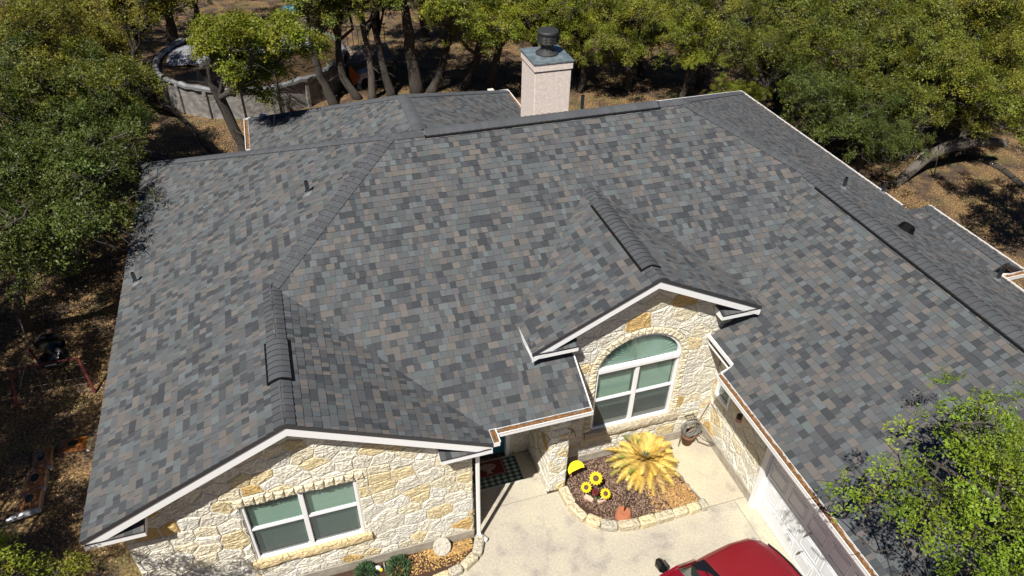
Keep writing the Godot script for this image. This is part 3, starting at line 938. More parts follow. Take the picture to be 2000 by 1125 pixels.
func build_walls():
	# front wall of the wing
	var o := P(0, 0, 10.79)
	var poly := pv([[0.39, 0.28], [6.18, 0.28], [6.18, 2.98], [XL, 4.43], [0.39, 3.06]])
	var w := stone_wall(o, Vector3.RIGHT, poly, [pv([[0.39, 0.28], [2.2, 0.28], [2.2, 3.93], [0.39, 3.06]]), pv([[4.11, 0.28], [6.18, 0.28], [6.18, 2.98], [4.11, 4.0]]), rect(2.2, 0.28, 4.11, 1.07), pv([[2.2, 2.65], [4.11, 2.65], [4.11, 4.0], [XL, 4.43], [2.2, 3.93]])],
		[rect(2.19, 0.9, 4.12, 2.83), rect(2.09, 2.64, 4.22, 2.83), rect(2.1, 0.89, 4.25, 1.07)], 1.1, 0.017)
	var f := frame_of(o, Vector3.RIGHT, Vector3.UP)
	var x := 2.11
	while x < 4.2:
		var ww := rng.randf_range(0.14, 0.175)
		stone_piece(rect(x + 0.006, 2.655 + rng.randf_range(-0.015, 0.01), x + ww - 0.006, 2.82 + rng.randf_range(-0.01, 0.015)), f, w, 0.05, Color(0.74, 0.68, 0.52) * rng.randf_range(0.9, 1.06))
		x += ww
	var win := node("window", house)
	pane_window(win, 2.2, 4.11, 1.07, 2.65, -0.05, [1.9], [3.17], Vector3.RIGHT, o)
	for s in [[2.26, 3.125], [3.215, 4.05]]:
		sheet("pane", s[0], s[1], 1.92, 2.59, -0.065, M.glass, win, Vector3.RIGHT, o)
		sheet("pane", s[0], s[1], 1.13, 1.88, -0.065, M.glass, win, Vector3.RIGHT, o)
		sheet("insect_screen", s[0] + 0.03, s[1] - 0.03, 1.13, 1.88, -0.045, M.screen, win, Vector3.RIGHT, o)
		slats(win, s[0], s[1], 1.13, 2.6, -0.14, 0.043, Vector3.RIGHT, o)
	rough_block("sill", P(3.17, 0.985, 10.80), P(2.12, 0.16, 0.15), Color(0.72, 0.58, 0.34), win)
	room(2.22, 4.09, 1.09, 2.63, 10.2, 10.70)
	# wall with the arched window
	o = P(0, 0, 9.67)
	var arch := [[9.09, 0.99], [10.97, 0.99]]
	var ring := []
	for k in 17:
		var a := PI * k / 16.0
		arch.append([10.03 + 0.94 * cos(a), 2.75 + 0.78 * sin(a)])
		ring.append(Vector2(10.03 + 0.94 * cos(a), 2.75 + 0.78 * sin(a)))
	var hole := pv(arch)
	var top := pv([[9.09, 2.75], [10.97, 2.75], [10.97, 4.45], [XM, 4.95], [9.09, 4.51]])
	var above := Geometry2D.clip_polygons(top, hole)
	poly = pv([[8.37, 0.26], [12.0, 0.26], [12.0, 3.45], [12.3, 3.45], [12.3, 3.79], [XM, 4.95], [7.66, 3.8], [7.66, 3.5], [8.37, 3.5]])
	var solids := [pv([[8.37, 0.26], [9.09, 0.26], [9.09, 4.51], [7.66, 3.8], [7.66, 3.5], [8.37, 3.5]]), pv([[10.97, 0.26], [12.0, 0.26], [12.0, 3.45], [12.3, 3.45], [12.3, 3.79], [10.97, 4.45]]), rect(9.09, 0.26, 10.97, 0.99)]
	for s in above: solids.append(s)
	var fat: PackedVector2Array = Geometry2D.offset_polygon(hole, 0.165, Geometry2D.JOIN_ROUND)[0]
	w = stone_wall(o, Vector3.RIGHT, poly, solids, [fat], 1.3)
	f = frame_of(o, Vector3.RIGHT, Vector3.UP)
	var nst := 22
	for k in nst:
		var a0 := PI * k / nst + 0.006
		var a1 := PI * (k + 1) / nst - 0.006
		var q := PackedVector2Array()
		for e in [[a0, 0.0], [a0, 0.155], [a1, 0.155], [a1, 0.0]]:
			q.append(Vector2(10.03 + (0.945 + e[1]) * cos(e[0]), 2.75 + (0.785 + e[1]) * sin(e[0])))
		stone_piece(q, f, w, 0.045, Color(0.72, 0.67, 0.52) * rng.randf_range(0.88, 1.06))
	for k in 12:
		var y0 := 0.99 + k * 0.147
		for s in [[8.93, 9.085], [10.975, 11.13]]:
			stone_piece(rect(s[0], y0 + 0.006, s[1], y0 + 0.141), f, w, 0.04, Color(0.72, 0.67, 0.52) * rng.randf_range(0.88, 1.06))
	win = node("arched_window", house)
	pane_window(win, 9.09, 10.97, 0.99, 2.74, -0.05, [1.86], [XM + 0.05], Vector3.RIGHT, o)
	var b := B.new()
	b.bbox(P(10.03, 2.735, 9.645), P(1.82, 0.1, 0.1), 0.008)
	obj("transom", b.done(), M.trim, win)
	b = B.new()
	for k in 16:
		var p: Vector2 = ring[k]
		var q: Vector2 = ring[k + 1]
		var c := Vector2(10.03, 2.75)
		var pi := p + (c - p).normalized() * 0.05
		var qi := q + (c - q).normalized() * 0.05
		for z in [-0.01, -0.09]:
			b.quad(at(f, p, z), at(f, q, z), at(f, qi, z), at(f, pi, z))
		b.quad(at(f, pi, -0.01), at(f, qi, -0.01), at(f, qi, -0.09), at(f, pi, -0.09))
	obj("arch_frame", b.done(), M.trim, win)
	b = B.new()
	for k in 16: b.tri(at(f, Vector2(10.03, 2.76), -0.065), at(f, ring[k], -0.065), at(f, ring[k + 1], -0.065))
	obj("arch_pane", b.done(), M.glass, win)
	b = B.new()
	for k in 44:                                   # the pleated shade opens like a fan
		var a := PI * k / 44.0
		var e := PI * (k + 1) / 44.0
		var z0 := -0.10 if k % 2 == 0 else -0.17
		var z1 := -0.17 if k % 2 == 0 else -0.10
		var c := Vector2(10.03, 2.74)
		b.tri(at(f, c, -0.14), at(f, c + Vector2(cos(a) * 0.95, sin(a) * 0.79), z0), at(f, c + Vector2(cos(e) * 0.95, sin(e) * 0.79), z1), Color(0.95, 1.0, 1.0))
	obj("pleated_shade", b.done(), M.blind, win)
	for s in [[9.15, 9.97], [10.07, 10.91]]:
		sheet("pane", s[0], s[1], 1.89, 2.69, -0.065, M.glass, win, Vector3.RIGHT, o)
		sheet("pane", s[0], s[1], 1.05, 1.83, -0.065, M.glass, win, Vector3.RIGHT, o)
		sheet("insect_screen", s[0] + 0.02, s[1] - 0.02, 1.05, 1.83, -0.048, M.screen, win, Vector3.RIGHT, o)
		slats(win, s[0], s[1], 1.5, 2.62, -0.16, 0.05, Vector3.RIGHT, o)
	rough_block("sill", P(10.05, 0.905, 9.69), P(2.2, 0.16, 0.16), Color(0.52, 0.46, 0.36), win)
	room(9.0, 11.1, 0.9, 3.6, 8.9, 9.51)
	# pillar and porch
	poly = rect(7.97, 0.0, 8.37, 2.92)
	stone_wall(P(0, 0, 10.2), Vector3.RIGHT, poly, [poly], [], 0.92)
	poly = rect(9.0, 0.0, 10.2, 2.92)
	stone_wall(P(7.97, 0, 0), Vector3(0, 0, 1), poly, [rect(9.0, 0, 9.999, 2.92)], [], 1.05)
	poly = rect(-10.2, 0.0, -9.67, 2.92)
	stone_wall(P(8.37, 0, 0), Vector3(0, 0, -1), poly, [rect(-9.998, 0.0, -9.67, 2.92)], [], 1.3)
	poly = rect(6.18, 0.0, 7.97, 2.92)
	stone_wall(P(0, 0, 9.0), Vector3.RIGHT, poly, [rect(7.5, 0, 7.97, 2.92), rect(6.18, 2.15, 7.5, 2.92), rect(6.18, 0, 6.5, 2.15)], [rect(6.42, -0.1, 7.58, 2.22)], 1.25)
	poly = rect(-10.79, 0.0, -9.0, 2.92)
	stone_wall(P(6.18, 0, 0), Vector3(0, 0, -1), poly, [rect(-10.588, 0, -9.0, 2.92)], [], 1.4)
	var door := node("front_door", house)
	b = B.new()
	b.bbox(P(6.985, 1.05, 8.9), P(0.86, 2.02, 0.045), 0.006)
	obj("leaf", b.done(), mat(lin(0.02, 0.15, 0.2), 0.4), door)
	for q in [[0.38, 0.55], [1.05, 0.5], [1.65, 0.45]]:
		for s in [-0.2, 0.2]:
			b = B.new()
			b.bbox(P(6.985 + s, q[0], 8.926), P(0.3, q[1], 0.014), 0.006)
			obj("door_panel", b.done(), mat(lin(0.02, 0.15, 0.2), 0.4), door)
	b = B.new()
	b.box(P(6.53, 1.08, 8.96), P(0.06, 2.16, 0.13)); b.box(P(7.45, 1.08, 8.96), P(0.09, 2.16, 0.13)); b.box(P(6.985, 2.12, 8.96), P(0.84, 0.07, 0.13))
	obj("frame", b.done(), M.trim, door)
	b = B.new()
	b.lathe([Vector2(0.0, 0.05), Vector2(0.03, 0.04), Vector2(0.03, 0.02), Vector2(0.012, 0.015), Vector2(0.02, 0.0)], P(7.33, 1.0, 8.925), 10, Color.WHITE, Basis(Vector3.RIGHT, PI / 2))
	obj("handle", b.done(), M.iron, door)
	# garage side
	o = P(12.0, 0, 0)
	poly = rect(9.67, 0.26, 11.72, 2.92)
	stone_wall(o, Vector3(0, 0, 1), poly, [rect(9.67, 0.26, 9.82, 2.92), rect(10.3, 0.26, 11.72, 2.92), rect(9.82, 0.26, 10.3, 1.42), rect(9.82, 2.12, 10.3, 2.92)], [rect(9.74, 1.32, 10.38, 2.2)], 1.15)
	win = node("side_window", house)
	pane_window(win, 9.8, 10.32, 1.4, 2.14, 0.0, [], [], Vector3(0, 0, 1), o)
	sheet("pane", 9.85, 10.27, 1.45, 2.09, -0.02, M.glass, win, Vector3(0, 0, 1), o)
	sheet("insect_screen", 9.85, 10.27, 1.45, 2.09, -0.035, M.screen, win, Vector3(0, 0, 1), o)
	room_side()
	garage_door()
	# foundation strips
	for q in [[P(3.285, 0.13, 10.785), P(5.83, 0.3, 0.05)], [P(10.185, 0.12, 9.668), P(3.63, 0.28, 0.05)], [P(12.0, 0.12, 10.72), P(0.05, 0.28, 2.06)]]:
		b = B.new()
		b.bbox(q[0], q[1], 0.015)
		obj("foundation", b.done(), M.foundation, house)
	# the sides that the photograph does not show
	for q in [[P(0.5, 1.53, 4.9), P(0.2, 3.06, 11.6)], [P(9.5, 1.5, -0.85), P(18.2, 3.0, 0.2)], [P(18.6, 1.5, 8.1), P(0.2, 3.0, 17.7)], [P(15.3, 2.1, 17.0), P(6.6, 4.2, 0.2)],
		[P(6.08, 1.5, 9.9), P(0.16, 2.9, 1.5)], [P(3.3, 1.5, -2.5), P(0.2, 3.0, 3.2)], [P(10.9, 1.5, -2.5), P(0.2, 3.0, 3.2)], [P(7.1, 1.5, -3.15), P(7.4, 3.0, 0.2)], [P(19.3, 1.42, 8.07), P(1.2, 2.84, 2.9)]]:
		b = B.new()
		b.box(q[0], q[1])
		var sw := obj("side_wall", b.done(), M.mortar, house)
		sw.set_meta("kind", "structure")
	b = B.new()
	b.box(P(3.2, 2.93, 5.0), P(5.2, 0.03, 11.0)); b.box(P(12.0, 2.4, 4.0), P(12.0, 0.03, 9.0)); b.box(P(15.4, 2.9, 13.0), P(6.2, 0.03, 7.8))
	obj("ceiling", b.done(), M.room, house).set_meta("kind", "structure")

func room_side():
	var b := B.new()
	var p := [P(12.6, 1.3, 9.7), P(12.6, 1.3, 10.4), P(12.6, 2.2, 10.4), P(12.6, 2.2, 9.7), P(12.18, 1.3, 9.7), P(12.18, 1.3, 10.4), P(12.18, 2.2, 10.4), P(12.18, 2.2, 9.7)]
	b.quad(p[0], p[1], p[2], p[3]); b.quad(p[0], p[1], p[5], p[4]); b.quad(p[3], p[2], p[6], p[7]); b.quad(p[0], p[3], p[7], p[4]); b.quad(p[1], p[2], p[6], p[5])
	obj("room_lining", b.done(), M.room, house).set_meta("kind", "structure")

func garage_door():
	var g := node("garage_door", house)
	var z0 := 11.86
	var z1 := 16.75
	var b := B.new()
	b.box(P(12.0, 1.46, 11.79), P(0.12, 2.92, 0.13)); b.box(P(12.0, 1.46, 16.83), P(0.12, 2.92, 0.13)); b.box(P(12.0, 2.53, 14.31), P(0.1, 0.78, 4.88))
	obj("frame", b.done(), M.trim, g)
	var bs := Basis(Vector3(0, 0, 1), Vector3.UP, Vector3.LEFT)
	var hh := 2.14 / 4
	for k in 4:
		b = B.new()
		b.bbox(P(12.06, hh * (k + 0.5) + 0.005, (z0 + z1) / 2), Vector3(z1 - z0, hh - 0.008, 0.04), 0.006, Color.WHITE, bs)
		var sec := obj("door_section", b.done(), M.white_door, g)
		for i in 8:
			var zc := z0 + (i + 0.5) * (z1 - z0) / 8
			b = B.new()
			var c := P(12.038, hh * (k + 0.5) + 0.005, zc)
			var w := (z1 - z0) / 8 - 0.13
			var h := hh - 0.17
			# a moulded border, a groove, and a raised field
			for q in [[0, h / 2, w, 0.03], [0, -h / 2, w, 0.03], [w / 2, 0, 0.03, h], [-w / 2, 0, 0.03, h]]:
				b.bbox(c + bs * Vector3(q[0], q[1], 0.004), Vector3(q[2], q[3], 0.010), 0.006, Color.WHITE, bs)
			b.bbox(c + bs * Vector3(0, 0, 0.002), Vector3(w - 0.09, h - 0.09, 0.009), 0.007, Color.WHITE, bs)
			obj("door_panel", b.done(), M.white_door, sec)
	for q in [0.42, 1.02]:
		b = B.new()
		b.tube([P(12.03, q, 13.25), P(11.97, q + 0.01, 13.26), P(11.97, q + 0.13, 13.29), P(12.03, q + 0.14, 13.3)], [0.014, 0.014, 0.014, 0.014], 6)
		obj("handle", b.done(), mat(lin(0.2, 0.19, 0.17), 0.4, 0.7), g)
	b = B.new()
	b.box(P(12.0, 1.48, 17.0), P(0.12, 2.9, 0.2))
	obj("frame", b.done(), M.trim, g)

func build_chimney():
	var c := node("chimney", house)
	var b := B.new()
	b.bbox(P(10.115, 5.6, 3.325), P(0.90, 2.1, 0.96), 0.012)
	obj("stack", b.done(), M.stucco, c)
	b = B.new()
	b.bbox(P(10.115, 6.755, 3.325), P(0.95, 0.17, 1.01), 0.008)
	obj("band", b.done(), M.stucco, c)
	b = B.new()
	b.bbox(P(10.115, 6.86, 3.325), P(0.985, 0.045, 1.045), 0.006)
	var t := 6.884
	var m := P(10.115, t + 0.035, 3.325)
	var q := [P(9.63, t, 2.81), P(10.6, t, 2.81), P(10.6, t, 3.84), P(9.63, t, 3.84)]
	for k in 4: b.tri(m, q[k], q[(k + 1) % 4])
	obj("cap", b.done(), M.cap_metal, c)
	b = B.new()
	b.lathe([Vector2(0.27, 0.0), Vector2(0.27, 0.02), Vector2(0.16, 0.10), Vector2(0.15, 0.12), Vector2(0.15, 0.22)], m - Vector3(0, 0.01, 0), 28)
	obj("collar", b.done(), M.flue, c)
	b = B.new()
	var pr := [Vector2(0.15, 0.0), Vector2(0.205, 0.03), Vector2(0.225, 0.05)]
	for k in 5:
		pr.append(Vector2(0.235, 0.06 + k * 0.035)); pr.append(Vector2(0.218, 0.075 + k * 0.035))
	pr.append_array([Vector2(0.24, 0.25), Vector2(0.25, 0.26), Vector2(0.25, 0.30), Vector2(0.235, 0.325), Vector2(0.0, 0.345)])
	b.lathe(pr, m + Vector3(0, 0.2, 0), 32)
	obj("flue_top", b.done(), M.flue, c)
	b = B.new()
	for k in 12:
		var a := TAU * k / 12
		b.box(m + Vector3(cos(a) * 0.243, 0.33, sin(a) * 0.243), Vector3(0.012, 0.2, 0.02), Color.WHITE, Basis(Vector3.UP, -a))
	stuff(obj("flue_ribs", b.done(), M.flue, c))

# ------------------------------------------------------------------ ground and paving
func plan_slab(called: String, pts: Array, y0: float, y1: float, m: Material, parent: Node, col := Color.WHITE) -> MeshInstance3D:
	var b := B.new()
	var f := [Vector3.ZERO, Vector3.RIGHT, Vector3(0, 0, 1), Vector3.UP]
	prism(b, pv(pts), f, y0, y1, col)
	return obj(called, b.done(), m, parent)

const BED := [[8.30, 10.25], [8.34, 10.77], [8.47, 11.05], [8.82, 11.37], [9.35, 11.52], [9.98, 11.54], [11.06, 11.52]]

func build_site():
	var b := B.new()
	# ground: fine near the house, one sheet out to the far woods
	var nz := FastNoiseLite.new(); nz.seed = 3; nz.frequency = 0.09
	var xs := []
	for i in 61: xs.append(-30.0 + i * 1.4)
	xs = [-260.0, -120.0, -60.0] + xs + [80.0, 120.0, 260.0]
	var zs := []
	for i in 47: zs.append(-36.0 + i * 1.4)
	zs = [-300.0, -140.0, -70.0] + zs + [60.0, 160.0]
	b.smooth(true)
	var hgt := func(x: float, z: float) -> float:
		var inside := minf(minf(x + 3.0, 22.0 - x), minf(z + 5.0, 30.0 - z))
		return -0.035 + (0.0 if inside > 0 else nz.get_noise_2d(x, z) * 0.22 * minf(1.0, -inside * 0.4))
	for i in xs.size() - 1:
		for j in zs.size() - 1:
			b.quad(P(xs[i], hgt.call(xs[i], zs[j]), zs[j]), P(xs[i], hgt.call(xs[i], zs[j + 1]), zs[j + 1]), P(xs[i + 1], hgt.call(xs[i + 1], zs[j + 1]), zs[j + 1]), P(xs[i + 1], hgt.call(xs[i + 1], zs[j]), zs[j]))
	struct(obj("ground", b.done(), M.ground))
	var d := struct(node("driveway")) as Node3D
	plan_slab("slab", [[6.19, 9.01], [7.96, 9.01], [7.96, 10.24], [6.19, 10.24]], -0.12, 0.0, M.concrete, d)
	plan_slab("slab", [[6.19, 10.252], [8.29, 10.252], [8.33, 10.79], [8.45, 11.08], [8.8, 11.41], [9.34, 11.565], [9.98, 11.585], [11.705, 11.565], [11.705, 30], [3.5, 30], [3.0, 11.75], [4.5, 11.7], [5.42, 11.58], [5.86, 11.45], [6.21, 11.2], [6.34, 10.87], [6.19, 10.82]], -0.12, 0.0, M.concrete, d, Color(0.93, 0.93, 0.95))
	plan_slab("slab", [[10.82, 9.7], [11.98, 9.7], [11.98, 11.552], [11.08, 11.552], [10.98, 11.36], [10.9, 10.85], [10.83, 10.4]], -0.12, 0.0, M.concrete, d, Color(1.0, 0.98, 0.94))
	plan_slab("slab", [[11.718, 11.566], [12.06, 11.566], [12.06, 30], [11.718, 30]], -0.12, 0.0, M.concrete, d, Color(1.04, 1.02, 0.98))
	# beds of mulch
	var bed := struct(plan_slab("bed_soil", [[8.39, 9.7], [10.81, 9.7], [10.81, 10.4], [10.88, 10.85], [10.96, 11.36], [11.0, 11.45], [9.98, 11.46], [9.37, 11.44], [8.87, 11.3], [8.53, 11.0], [8.41, 10.75]], -0.1, 0.045, M.mulch, self))
	var bed2 := struct(plan_slab("bed_soil", [[0.0, 10.82], [6.15, 10.82], [6.12, 11.1], [5.8, 11.32], [5.38, 11.45], [4.5, 11.56], [0.0, 11.6]], -0.1, 0.04, M.mulch, self))
	# chips and dry leaves on the beds
	chips("bark_chips", [[8.45, 10.82, 9.72, 11.4]], 5200, bed, 0.012, 0.03, [Color(0.33, 0.22, 0.15), Color(0.22, 0.14, 0.10), Color(0.30, 0.215, 0.155), Color(0.17, 0.115, 0.085)], 0.05)
	chips("dry_leaves", [[9.95, 10.9, 10.5, 11.42], [10.3, 10.95, 10.9, 11.42]], 1500, bed, 0.014, 0.035, [Color(0.42, 0.24, 0.08), Color(0.5, 0.32, 0.13), Color(0.3, 0.16, 0.06)], 0.06)
	chips("dry_leaves", [[4.4, 5.95, 10.84, 11.3], [5.2, 6.1, 10.84, 11.1]], 1500, bed2, 0.014, 0.036, [Color(0.45, 0.27, 0.08), Color(0.55, 0.36, 0.13), Color(0.3, 0.17, 0.07)], 0.055)
	# stone edging
	border("stone_bed_border", "curved cream limestone border around the bed with the yellow palm", BED, 0.20, 0.17)
	border("stone_bed_border", "curved limestone edging of the narrow bed under the front window", [[6.27, 10.86], [6.17, 11.16], [5.85, 11.38], [5.42, 11.5], [4.5, 11.62], [3.4, 11.66], [2.2, 11.68], [1.0, 11.68]], 0.19, 0.16)
	var eb := B.new()
	var pth := [[10.80, 9.75], [10.81, 10.05], [10.84, 10.3], [10.82, 10.5], [10.90, 10.75], [10.88, 10.95], [10.95, 11.15], [11.0, 11.4]]
	for i in pth.size() - 1:
		eb.quad(P(pth[i][0], 0.0, pth[i][1]), P(pth[i + 1][0], 0.0, pth[i + 1][1]), P(pth[i + 1][0], 0.085, pth[i + 1][1]), P(pth[i][0], 0.085, pth[i][1]))
		eb.quad(P(pth[i][0] + 0.02, 0.0, pth[i][1]), P(pth[i + 1][0] + 0.02, 0.0, pth[i + 1][1]), P(pth[i + 1][0] + 0.02, 0.085, pth[i + 1][1]), P(pth[i][0] + 0.02, 0.085, pth[i][1]))
		eb.quad(P(pth[i][0], 0.085, pth[i][1]), P(pth[i + 1][0], 0.085, pth[i + 1][1]), P(pth[i + 1][0] + 0.02, 0.085, pth[i + 1][1]), P(pth[i][0] + 0.02, 0.085, pth[i][1]))
	tag(obj("bed_edging", eb.done(), mat(lin(0.25, 0.24, 0.22), 0.8)), "thin wavy grey edging strip between palm bed and concrete walk", "edging strip")
	# leaf litter where the ground shows
	var lm := B.new()
	var lr := RandomNumberGenerator.new(); lr.seed = 77
	for k in 230:
		var p := P(lr.randf_range(-0.6, 0.6), lr.randf_range(0.0, 0.03), lr.randf_range(-0.6, 0.6))
		var a := lr.randf() * TAU
		var u := Vector3(cos(a), lr.randf_range(-0.35, 0.35), sin(a)) * lr.randf_range(0.014, 0.03)
		var v := Vector3(-sin(a), lr.randf_range(-0.4, 0.4), cos(a)) * lr.randf_range(0.007, 0.012)
		var c: Color = [Color(0.42, 0.27, 0.10), Color(0.30, 0.17, 0.07), Color(0.18, 0.10, 0.05), Color(0.5, 0.35, 0.16), Color(0.11, 0.065, 0.04)][lr.randi() % 5]
		lm.quad(p - u, p + v, p + u, p - v, c)
	var lmesh := lm.done()
	var mm := MultiMesh.new()
	mm.transform_format = MultiMesh.TRANSFORM_3D
	mm.mesh = lmesh
	var spots := []
	for k in 1000:
		var r := lr.randi() % 10
		var p: Vector3
		if r < 2: p = P(lr.randf_range(-6.5, -0.1), 0, lr.randf_range(-9, 11.5))
		elif r < 6: p = P(lr.randf_range(-4, 20), 0, lr.randf_range(-13.5, -1.6))
		elif r < 9: p = P(lr.randf_range(19.6, 36), 0, lr.randf_range(-7, 8))
		else: p = P(lr.randf_range(-6, 34), 0, lr.randf_range(-18, -8))
		if p.x > 2.8 and p.x < 11.3 and p.z > -3.5 and p.z < 11: continue
		spots.append(p)
	mm.instance_count = spots.size()
	for i in spots.size():
		var p: Vector3 = spots[i]
		mm.set_instance_transform(i, Transform3D(Basis(Vector3.UP, lr.randf() * TAU), Vector3(p.x, hgt.call(p.x, p.z) + 0.006, p.z)))
	var ll := MultiMeshInstance3D.new()
	ll.name = "leaf_litter"
	ll.multimesh = mm
	ll.material_override = M.leafbit
	add_child(ll)
	ll.set_meta("kind", "stuff")

func chips(called: String, boxes: Array, count: int, parent: Node, w: float, l: float, cols: Array, y: float):
	var b := B.new()
	for k in count:
		var q: Array = boxes[rng.randi() % boxes.size()]
		var p := P(rng.randf_range(q[0], q[1]), y + rng.randf_range(0.0, 0.015), rng.randf_range(q[2], q[3]))
		if p.x < 10.9 and p.x > 8.3 and p.z > 9.6:
			var lim := 11.42 if p.x > 9.4 else 11.42 - (9.4 - p.x) * (9.4 - p.x) * 0.55 - (0.0 if p.x > 8.9 else (8.9 - p.x) * 0.8)
			if p.z > lim: continue
		elif p.x < 6.3 and p.z > 11.42 - maxf(0.0, p.x - 5.3) * maxf(0.0, p.x - 5.3) * 0.62: continue
		var a := rng.randf() * TAU
		var u := Vector3(cos(a), rng.randf_range(-0.3, 0.3), sin(a)) * rng.randf_range(l * 0.5, l)
		var v := Vector3(-sin(a), rng.randf_range(-0.5, 0.5), cos(a)) * rng.randf_range(w * 0.5, w)
		b.quad(p - u, p + v, p + u, p - v, cols[rng.randi() % cols.size()] * rng.randf_range(0.7, 1.15))
	stuff(obj(called, b.done(), M.leafbit, parent))

func border(called: String, label: String, path: Array, w: float, h: float):
	var t := thing(called, label, "stone border")
	var c := Curve3D.new()
	for i in path.size():
		var p := P(path[i][0], 0, path[i][1])
		var tan := Vector3.ZERO
		if i > 0 and i < path.size() - 1: tan = (P(path[i + 1][0], 0, path[i + 1][1]) - P(path[i - 1][0], 0, path[i - 1][1])) * 0.16
		c.add_point(p, -tan, tan)
	var s := 0.0
	var total := c.get_baked_length()
	while s < total - 0.1:
		var l := rng.randf_range(0.26, 0.46)
		if s + l > total - 0.12: l = total - s
		var m := c.sample_baked(s + l * 0.5)
		var dd := (c.sample_baked(minf(s + l, total)) - c.sample_baked(s)).normalized()
		var out := dd.cross(Vector3.UP)
		var hh := h * rng.randf_range(0.9, 1.08)
		var col: Color = [Color(0.62, 0.55, 0.40), Color(0.55, 0.5, 0.38), Color(0.66, 0.58, 0.38), Color(0.46, 0.44, 0.37)][rng.randi() % 4]
		var b := B.new()
		b.bbox(m + Vector3(0, hh * 0.5 - 0.03, 0), Vector3(l - 0.012, hh + 0.06, w * rng.randf_range(0.9, 1.1)), 0.03, col, Basis(dd, Vector3.UP, dd.cross(Vector3.UP)), 0.007, rng)
		obj("edging_stone", b.done(), M.stone, t)
		s += l

